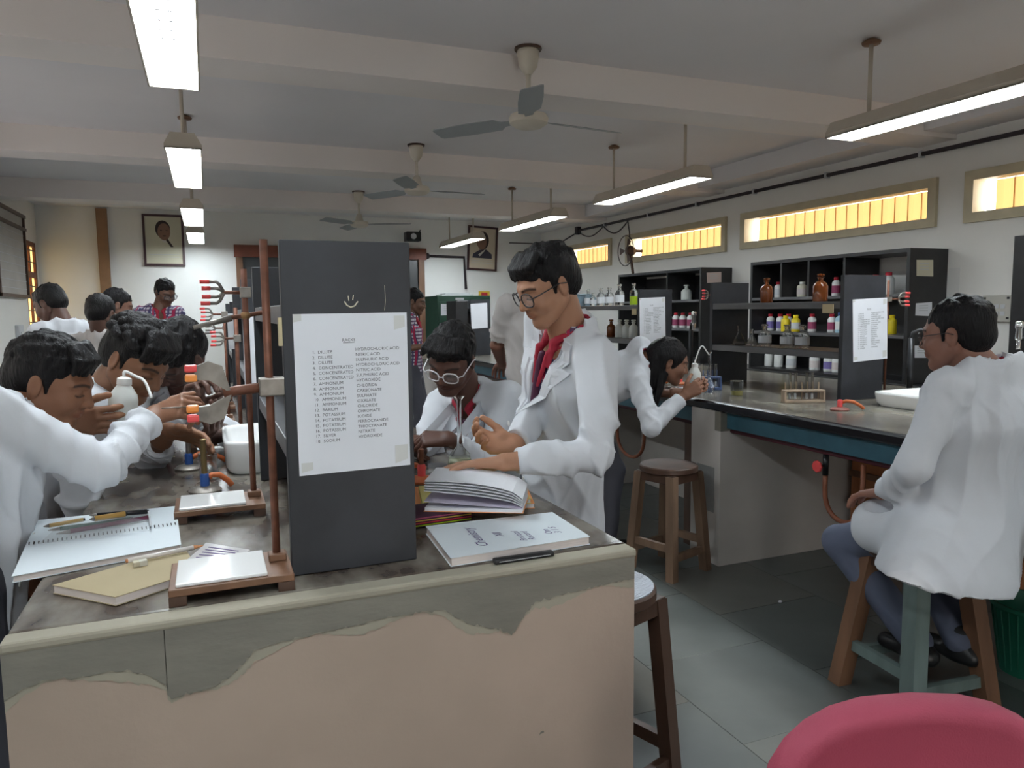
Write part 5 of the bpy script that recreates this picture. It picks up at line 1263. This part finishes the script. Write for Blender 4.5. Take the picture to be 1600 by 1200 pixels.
    # collar
    def ring(S, rad, w, rr, z0, z1, open_=.9):
        for lev in (0, .5, 1):
            P = []
            for i in range(15):
                a = math.pi*(.5+open_*.0)+open_+(2*math.pi-2*open_)*i/14
                P.append(neck+up*(z0+(z1-z0)*lev-.045*max(0, math.cos(a-math.pi/2))**1)+(r*math.cos(a)*w+f*(math.sin(a)*rad+.006)))
            S.chain(P, [rr]*15, .006)
    if coat == 'coat': ring(S, .072, .080, .010, -.03, .022, .80)
    hh = .0068*max(res, .9)
    cv, cF = S.mesh(hh)
    # folds: rings round the sleeves near the elbows, drapes down the trunk
    N = normals(cv, cF); fz = cv*V3((1, 1, .40))
    def ridge(x): return 1-2*np.abs(np.sin(x))**.8
    wv = wave(cv, 9, 1+seed)
    disp = .0050*ridge(fz @ _dr[(3+seed) % 40]*38+1.8*wv)*np.clip(.5+.6*wave(cv, 6, 2+seed), 0, 1)+.0040*ridge(fz @ _dr[(9+seed) % 40]*62+2.1*wv)*np.clip(.3+.7*wave(cv, 7, 4+seed), 0, 1)+wave(cv, 60, 3+seed)*.0007
    for s in 'LR':
        a, e, w = J[s]
        for p0, p1, c0 in ((a, e, 1.0), (e, w, 0.0)):
            d = p1-p0; L = np.linalg.norm(d); u = d/L; t = ((cv-p0) @ d)/(d@d); q = cv-(p0+np.clip(t, 0, 1)[:, None]*d); dist = np.linalg.norm(q, axis=1)
            ex = uvec(np.cross(u, V3((.3, .2, 1)))); ey = np.cross(u, ex); ph = np.arctan2(q @ ey, q @ ex)
            m = np.clip((.095-dist)/.03, 0, 1)*np.clip((t+.1)/.2, 0, 1)*np.clip((1.02-t)/.12, 0, 1)
            mask = np.clip(.35+.9*wave(cv, 16, 5+seed), 0, 1)
            amp = .0062*np.exp(-((t-c0)/.42)**2)+.0022
            disp = disp+m*amp*mask*ridge(t*L*38+.9*np.sin(ph+seed)+.55*np.sin(2*ph+1.7)+1.1*wave(cv, 11, 6+seed))
    cv = relax(cv+N*np.clip(disp*1.75, -.008, .02)[:, None], cF, 1, .3)
    mesh_obj('lab_coat' if coat == 'coat' else 'shirt', cv-o3, cF, {'coat': COAT, 'white': SHIRTW, 'check': CHK}[coat], root, True)
    if coat == 'coat' and vneck and res <= 1.2:
        Nn = normals(cv, cF); fr_ = (Nn @ f) > -.15; pc = cv[fr_]-vb; lx, lz, ly = pc @ r, pc @ up, pc @ f
        for sgn in (-1, 1):
            G = []
            rows_ = [(0.0, .004, .012), (.03, .0, .030), (.07, 0, .048), (.11, 0, .060), (.15, 0, .068), (.163, 0, .070), (.168, 0, .040), (.19, 0, .052), (.22, 0, .050), (.25, 0, .040)]
            for zz, i0, w in rows_:
                half = zz*.28
                for j in range(5):
                    x = sgn*(half-.004+i0+w*j/4); dd = (lx-x)**2+(lz-zz)**2; k = np.argsort(dd)[:14]; yy = np.percentile(ly[k], 70); G.append((x, zz, yy))
            G = np.array(G); ok = vb+G[:, :1]*r+G[:, 1:2]*up+(G[:, 2:3]+.0035)*f; n_ = len(ok); fs = []
            for i in range(len(rows_)-1):
                for j in range(4):
                    q_ = (i*5+j, i*5+j+1, i*5+j+6, i*5+j+5); q_ = q_ if sgn > 0 else q_[::-1]; fs.append(q_); fs.append(tuple(n_+k for k in q_[::-1]))
            R_ = len(rows_); bd = [i*5 for i in range(R_)]+[(R_-1)*5+j for j in range(1, 5)]+[i*5+4 for i in range(R_-2, -1, -1)]+[j for j in range(3, 0, -1)]
            for i in range(len(bd)): fs.append((bd[i], bd[(i+1) % len(bd)], n_+bd[(i+1) % len(bd)], n_+bd[i]))
            mesh_obj('lapel', np.concatenate([ok+f*.003, ok-f*.004])-o3, fs, COAT, root, False)
    if coat in ('coat', 'check') and vneck:
        if coat == 'coat':
            S0 = Sdf(); torso(S0, -.017); S0.cut(pelvis+up*.16, -up, .01)
            def nh(X, Y, Z, D):
                a0 = (X-neck[0]); a1 = Y-neck[1]; a2 = Z-neck[2]; qz = a0*up[0]+a1*up[1]+a2*up[2]; ql = np.sqrt(np.maximum(a0*a0+a1*a1+a2*a2-qz*qz, 0)); return np.maximum(D, -np.where(qz > -.04, ql-.055, .5))
            S0.fn(nh); v, F_ = S0.mesh(.009); mesh_obj('shirt', v-o3, F_, CHK, root, True)
        S1 = Sdf(); ring(S1, .062, .064, .0075, -.045, .022, .42)
        for sgn in (-1, 1):
            a = neck+f*.070-up*.035+r*sgn*.020; S1.chain([neck+f*.052+r*sgn*.045-up*.012, a, neck+f*.095+r*sgn*.040-up*.10], [.011, .012, .006], .01)
            S1.cone(neck+f*.092+r*sgn*.03-up*.06, neck+f*.112+r*sgn*.012-up*.17, .009, .006, .01)
        v, F_ = S1.mesh(.0045*max(res, .9)); mesh_obj('red_collar', v-o3, F_, RED, root, True)
        if coat == 'coat':
            S2 = Sdf(); S2.cone(neck+f*.094-up*.075, neck+f*.10-up*.095, .012, .010, .004); S2.cone(neck+f*.104-up*.10, neck+f*.116-up*.24, .007, .012, .006, ax=r, sx=1.5); v, F_ = S2.mesh(.005); mesh_obj('tie', v-o3, F_, mat('tie', (.07, .012, .04), .6), root, True)
            bt = MB()
    if coat == 'coat' and hem is not None and res <= 1:
        for k in range(4):
            q = vb-up*(.03+.11*k); 
            # seat the button on the coat surface
            dd = cv-q; al = dd @ f; lat = np.linalg.norm(dd-al[:, None]*f, axis=1); i = np.where(lat < .02)[0]
            if len(i): c = q+f*(al[i].max()+.001); M = Matrix(np.stack([r, np.cross(f, r), f], 1).tolist()); MB().lathe([(.008, 0), (.0085, .002), (.006, .003)], Vector(c-o3), 10, M=M.to_4x4()).build('button', HDPE, root)
    # ---------- trousers and shoes
    T = Sdf(); T.cone(pelvis+up*.05, pelvis-up*.02, .105, .11, .04, ax=r, sx=1.35)
    for hp, kn, an, fd in legJ: T.cone(hp, kn, .088, .066, .04); T.cone(kn, an, .066, .056, .02)
    v, F_ = T.mesh(.010); v = v+normals(v, F_)*(wave(v*V3((1, 1, .6)), 40, 5)*.0028)[:, None]; mesh_obj('trousers', v-o3, F_, trousers, root, True)
    for hp, kn, an, fd in legJ:
        fd = uvec(V3((fd[0], fd[1], 0))); Z = V3((0, 0, 1)); sp = Sdf(); b = V3((an[0], an[1], an[2]-.045)); sp.cone(b-fd*.045, b+fd*.12, .038, .030, .02, ax=np.cross(fd, Z), sx=1.15); sp.cone(b+Z*.01, b+Z*.06, .042, .045, .03); sp.cut(b-Z*.032, -Z, .004); v, F_ = sp.mesh(.008); mesh_obj('shoe', v-o3, F_, SHOE, root, True)
    # ---------- glasses
    if glasses:
        gm, rnd = glasses; g = MB(); LZ = []
        def L(p): return Vector((H @ (V3(p)*hs*V3((hw, 1, 1)))+head-o3).tolist())
        rim = MB()
        for x in (-1, 1):
            P = []
            for i in range(17):
                a = 2*math.pi*i/16; cx = math.copysign(abs(math.cos(a))**(.75), math.cos(a)); sx_ = math.copysign(abs(math.sin(a))**(.75), math.sin(a))
                px_ = x*.0335+cx*.026; P.append(L((px_, .1005-.16*abs(px_)-.0+.0, -.002+sx_*.021)))
            rim.tube(P, .0020*rnd, 6, False); LZ.append(P[:-1])
            rim.tube([L((x*.059, .0915, .004)), L((x*.074, .080, .006)), L((x*.080, .0, .010)), L((x*.080, -.022, .002))], .0018*rnd, 6)
        rim.tube([L((-.009, .0995, .002)), L((0, .104, .004)), L((.009, .0995, .002))], .0018*rnd, 6)
        gl = rim.build('spectacles', gm, root, True)
        for P in LZ: MB().add(P, [tuple(range(len(P)))]).build('lens', LENS, gl)
    return root
# ------------------------------------------------------------------ the students
def A(*a): return np.array(at(*a))
cr, cf, Zv = np.array(CR), np.array(CF), np.array((0, 0, 1.0)); cfh = cf.copy(); cfh[2] = 0; cfh /= np.linalg.norm(cfh); crh = cr.copy(); crh[2] = 0; crh /= np.linalg.norm(crh)
def stand_legs(p, f, w=.10, g=0):
    p = V3(p); f = uvec(V3((f[0], f[1], 0))); r = np.cross(f, Zv); return [('R', V3((p[0], p[1], .08+g))+r*w, f, f), ('L', V3((p[0], p[1], .08+g))-r*w, f, f)]
DARKG = mat('dark_spectacle_frame', (.012, .012, .016), .3); CLEARG = mat('clear_spectacle_frame', (.72, .70, .72), .25)
# standing student, centre
pv = V3((1.07, 2.20, .90)); f = V3((-1, -.10, 0))
person('standing student in white lab coat with dark glasses, looking down at the notebooks', pv, A(892, 510, 2.24), f, A(855, 447, 2.17), -crh*.86-cfh*.42-Zv*.46, Zv+crh*.1,
    {'L': (A(790, 722, 1.98), V3((.5, -.5, -1)), -crh+Zv*-.05+cfh*.1, -Zv-cfh*.15, 'flat'), 'R': (A(803, 697, 2.16), V3((.3, .5, -1)), -crh*.95-cfh*.3+Zv*.2, -cfh*.6+Zv*.55+crh*.1, 'cup')},
    stand_legs(V3((1.10, 2.28, 0)), f), (.40, .205, .125), 'neat', hem=(pv+V3((.0, 0, -.30)), .135, 1.35), glasses=(DARKG, 1.0), hs=.97, stubble=.08, seed=1)
# seated student with pale glasses
pv = V3((1.17, 2.78, .69)); f = V3((-.85, -.55, 0))
person('seated student with clear-framed glasses bending over the bench beside the black panel', pv, A(733, 612, 2.86), f, A(706, 562, 2.72), -cfh*.72-crh*.30-Zv*.52, Zv*.8-cfh*.4,
    {'L': (A(703, 686, 2.52), V3((.5, .3, -.8)), -crh+cfh*.05, -Zv*.8+cfh*.4, 'pinch'), 'R': (A(652, 690, 2.62), V3((-.2, .3, -1)), -crh*.4-cfh*.7, -Zv, 'relaxed')},
    [('R', V3((.98, 3.0, .08)), V3((-1, 0, .3)), f), ('L', V3((1.02, 2.55, .08)), V3((-1, -.3, .3)), f)], (.105, .048, .034), 'neat', hem=(pv+V3((.02, 0, -.15)), .16, 1.4), glasses=(CLEARG, 1.25), hs=1.05, seed=2)
# seated student on the right, seen from behind
pv = A(1500, 815, 2.62); f = V3((-.10, 1, 0))
person('student in white lab coat sitting on the tall stool at right, seen from behind', pv, A(1541, 572, 2.47), f, A(1493, 524, 2.50), -crh*.64+cfh*.74-Zv*.12, Zv,
    {'L': (A(1382, 770, 2.62), V3((-.7, -.5, -.6)), -crh*.3+cfh*.8-Zv*.2, -Zv, 'relaxed'), 'R': (A(1650, 790, 2.66), V3((1, -.3, -.4)), -crh*.3+cfh*.8-Zv*.2, -Zv, 'relaxed')},
    [('R', A(1500, 1000, 2.72), V3((.5, 1, .3)), f), ('L', A(1432, 1000, 2.72), V3((-.22, 1, .3)), f)], (.25, .12, .085), 'short', hem=(A(1474, 905, 2.50), .175, 1.75), hem_n=-Zv-crh*.22, extra=[(pv+V3((-.10, .0, -.02)), pv+V3((-.20, .15, -.035)), .13, .105), (pv+V3((.1, .0, 0)), pv+V3((.12, .22, 0)), .12, .1)], trousers=TROUB, hs=1.04, bulk=1.32, shw=.205, seed=3, glasses=(DARKG, .8))
# long-haired student bending over the right bench
pv = V3((2.12, 3.98, .93)); f = V3((1, .05, 0))
person('long-haired student in white lab coat bending to fill a flask on the right bench', pv, A(1008, 562, 4.22), V3((.8, 0, -.6)), A(1046, 566, 4.22), crh*.95-cfh*.05-Zv*.32, Zv*.9+crh*.35,
    {'R': (A(1069, 618, 4.10), V3((-.4, -.3, -1)), crh*.75+Zv*.45, cfh*.8+crh*.2, 'grip'), 'L': (A(1075, 615, 4.38), V3((-.3, .3, -1)), crh*.7+Zv*.5, -cfh, 'grip')},
    stand_legs(V3((2.16, 3.92, 0)), f), (.22, .105, .065), 'long', hem=(pv+V3((-.03, 0, -.22)), .14, 1.3), hs=1.06, res=1.3, shw=.14, seed=4, stubble=0)
# nearest left student
pv = V3((-.55, 1.97, .86)); f = V3((1, .0, 0))
person('nearest left student in white lab coat leaning in, arm reaching across', pv, A(8, 650, 1.84), V3((.85, -.15, -.35)), A(80, 598, 1.92), crh*.90+cfh*.22-Zv*.38, Zv*.95+crh*.2,
    {'R': (A(238, 650, 2.02), V3((-.1, -.8, -.55)), crh*.9+Zv*.30+cfh*.05, cfh*.6-Zv*.6, 'pinch'), 'L': (V3((-.52, 2.34, .78)), V3((-.8, .5, -.2)), V3((.3, .1, -1)), V3((.5, -1, 0)), 'relaxed')},
    stand_legs(V3((-.58, 1.97, 0)), f), (.25, .115, .065), 'neat', hem=(pv+V3((-.03, 0, -.30)), .13, 1.35), hs=1.0, seed=5, vneck=False)
# curly student with the wash bottle
pv = V3((-.60, 2.62, .88)); f = V3((1, .1, 0))
person('curly-haired student holding a white wash bottle over the left bench', pv, A(160, 614, 2.36), V3((.8, .1, -.35)), A(212, 565, 2.30), crh*.76-cfh*.22-Zv*.55, Zv*.9+crh*.3,
    {'R': (A(102, 656, 2.08), V3((-.3, -.6, -1)), crh*.95-Zv*.05, cfh*.95+Zv*.1, 'cup'), 'L': (A(262, 672, 2.42), V3((0, .7, -.7)), crh*.8-Zv*.2, -cfh*.5-Zv*.5, 'relaxed')},
    stand_legs(V3((-.64, 2.62, 0)), f), (.24, .115, .065), 'curly', hem=(pv+V3((-.03, 0, -.30)), .14, 1.35), hs=1.04, seed=6)
# student bending behind him
pv = V3((-.52, 3.30, .86)); f = V3((.55, -.8, 0))
person('dark-haired student bending low behind the curly-haired one, hands by the clamp', pv, A(283, 612, 2.92), V3((.5, -.7, -.3)), A(278, 556, 2.72), -crh*.42-cfh*.50-Zv*.75, Zv*.6-cfh*.7,
    {'L': (A(312, 688, 2.62), V3((1, .2, -.3)), crh*.5-cfh*.3+Zv*.35, -crh*.6+Zv*.6, 'cup'), 'R': (A(292, 640, 2.60), V3((-1, .2, -.6)), crh*.4+Zv*.9, -cfh*.3+crh*.6, 'pinch')},
    stand_legs(V3((-.55, 3.32, 0)), f), (.095, .048, .036), 'neat', hem=(pv+V3((0, 0, -.28)), .14, 1.35), hs=1.1, seed=7)
# ---- background students
def far(label, hx, hy, d, look, face, skin, coat, hair='neat', pz=.90, glasses=None, arms=None, nx=0, ny=46, sleeves='long', hs=1.0, seed=0, v=True, headup=Zv, dn=.0, lean=0):
    hd = A(hx, hy, d); sc = 1161/d; nk = A(hx+nx, hy+.128*sc, d+dn); f = uvec(face); pv = V3((nk[0], nk[1], pz))-f*lean; r = np.cross(f, Zv)
    if arms is None: arms = {'R': (nk+r*.14+f*.32-Zv*.40, r*.5-Zv-f*.3, f-Zv*.1, -Zv, 'relaxed'), 'L': (nk-r*.14+f*.32-Zv*.40, -r*.5-Zv-f*.3, f-Zv*.1, -Zv, 'relaxed')}
    return person(label, pv, nk, f, hd, look, headup, arms, stand_legs(pv, f), skin, hair, coat=coat, hem=(pv-Zv*.28, .14, 1.35) if coat == 'coat' else None, res=1.6, hs=hs, glasses=glasses, seed=seed, sleeves=sleeves, vneck=v, hide_head_detail=False)
far('far-left student in white coat with head bowed in profile near the barred window', 78, 476, 4.9, -crh*.85+cfh*.1-Zv*.45, -crh*.8+cfh*.5, (.11, .055, .04), 'coat', 'short', nx=24, seed=8, hs=1.05)
far('student in white shirt seen from behind, left of the checked-shirt student', 158, 492, 4.6, cfh*.95-Zv*.35, cfh, (.10, .05, .035), 'white', 'short', nx=2, seed=9, v=False, hs=1.0)
far('partly hidden dark-haired student between the white shirt and the checked shirt', 184, 478, 5.4, crh*.7+cfh*.5-Zv*.3, crh*.4+cfh*.8, (.16, .08, .055), 'coat', 'short', seed=10)
far('checked-shirt student with glasses standing beyond the far end of the left bench', 258, 458, 6.6, crh*.72-cfh*.5-Zv*.42, crh*.55-cfh*.8, (.15, .075, .05), 'check', 'short', nx=-10, glasses=(DARKG, 1.2), seed=11)
nk = A(641, 505, 6.9)
far('checked-shirt student in profile behind the right edge of the black panel', 648, 472, 6.9, crh*.9-Zv*.2, crh, (.16, .085, .055), 'check', 'short', nx=-8, sleeves='short', seed=12,
    arms={'R': (A(664, 541, 6.7), -crh-Zv*.6, crh-Zv*.2, -Zv, 'relaxed'), 'L': (A(668, 547, 7.0), -crh-Zv*.6, crh-Zv*.2, -Zv, 'relaxed')})
f = cfh*.75-crh*.55
far('student in short-sleeved white shirt standing in the aisle behind the standing one', 838, 430, 4.3, cfh*.8-crh*.5-Zv*.25, f, (.22, .10, .07), 'white', 'short', pz=.86, nx=-10, sleeves='short', seed=13, v=False,
    arms={'L': (A(784, 568, 4.6), -crh*.6-Zv-cfh*.2, cfh*.8-Zv*.3-crh*.2, -Zv, 'relaxed'), 'R': (A(850, 580, 4.6), crh-Zv, cfh*.9-Zv*.3, -Zv, 'relaxed')})
# ------------------------------------------------------------------ wash bottles and held things
def wash_bottle(c, tilt_x, tilt_y, h, r, label, P):
    t = thing('wash_bottle', label, 'bottle', c, group='white plastic wash bottles'); t.rotation_euler = (tilt_x, tilt_y, 0)
    MB().lathe([(r*.92, 0), (r, .006), (r, h*.62), (r*.92, h*.72), (r*.6, h*.84), (r*.42, h*.9), (r*.42, h*.93)], n=20).build('body', HDPE2, t, SH)
    MB().lathe([(r*.50, h*.89), (r*.52, h*.9), (r*.50, h*1.0), (r*.25, h*1.03)], n=18).build('cap', HDPE, t, SH)
    M = Matrix.Translation(c) @ t.rotation_euler.to_matrix().to_4x4(); Mi = M.inverted()
    pts = [Vector((0, 0, h)), Vector((0, 0, h*1.12))]+[Mi @ Vector(p) for p in P]
    out = []
    for i in range(len(pts)-1):
        p0 = pts[max(i-1, 0)]; p1 = pts[i]; p2 = pts[i+1]; p3 = pts[min(i+2, len(pts)-1)]
        for k in range(6):
            u = k/6; out.append(.5*((2*p1)+(p2-p0)*u+(2*p0-5*p1+4*p2-p3)*u*u+(3*p1-p0-3*p2+p3)*u**3))
    out.append(pts[-1]); MB().tube(out, .0042, 8).build('delivery_tube', HDPE, t, True)
wash_bottle(at(190, 680, 2.15), 0, .10, .165, .039, 'white wash bottle in the hand of the curly-haired student', [at(212, 588, 2.15), at(226, 596, 2.14), at(237, 622, 2.12)])
ft = GIRL_FLASK+Vector((0, 0, .27))
wash_bottle(at(1083, 615, 4.24), 0, .06, .17, .037, 'white wash bottle held by the long-haired student', [at(1096, 541, 4.24), at(1106, 552, 4.25), ft+Vector((-.004, 0, -.03))])
a, b = at(268, 637, 1.99), at(293, 636, 2.02)
t = thing('dropper', 'thin steel rod held in the fingers of the nearest left student', 'rod', a); MB().tube([a-(b-a)*.6, b], .0022, 6).build('shaft', STEEL, t, True, world=True); MB().tube([b, b+(b-a)*.15], [.0022, .001], 6).build('tip', GLASS, t, True, world=True)

stool('wooden_stool', 'dark wooden stool under the seated student with clear-framed glasses', (1.19, 2.80, 0), .2, .58, .16, WOOD, WOOD, spread=.15)
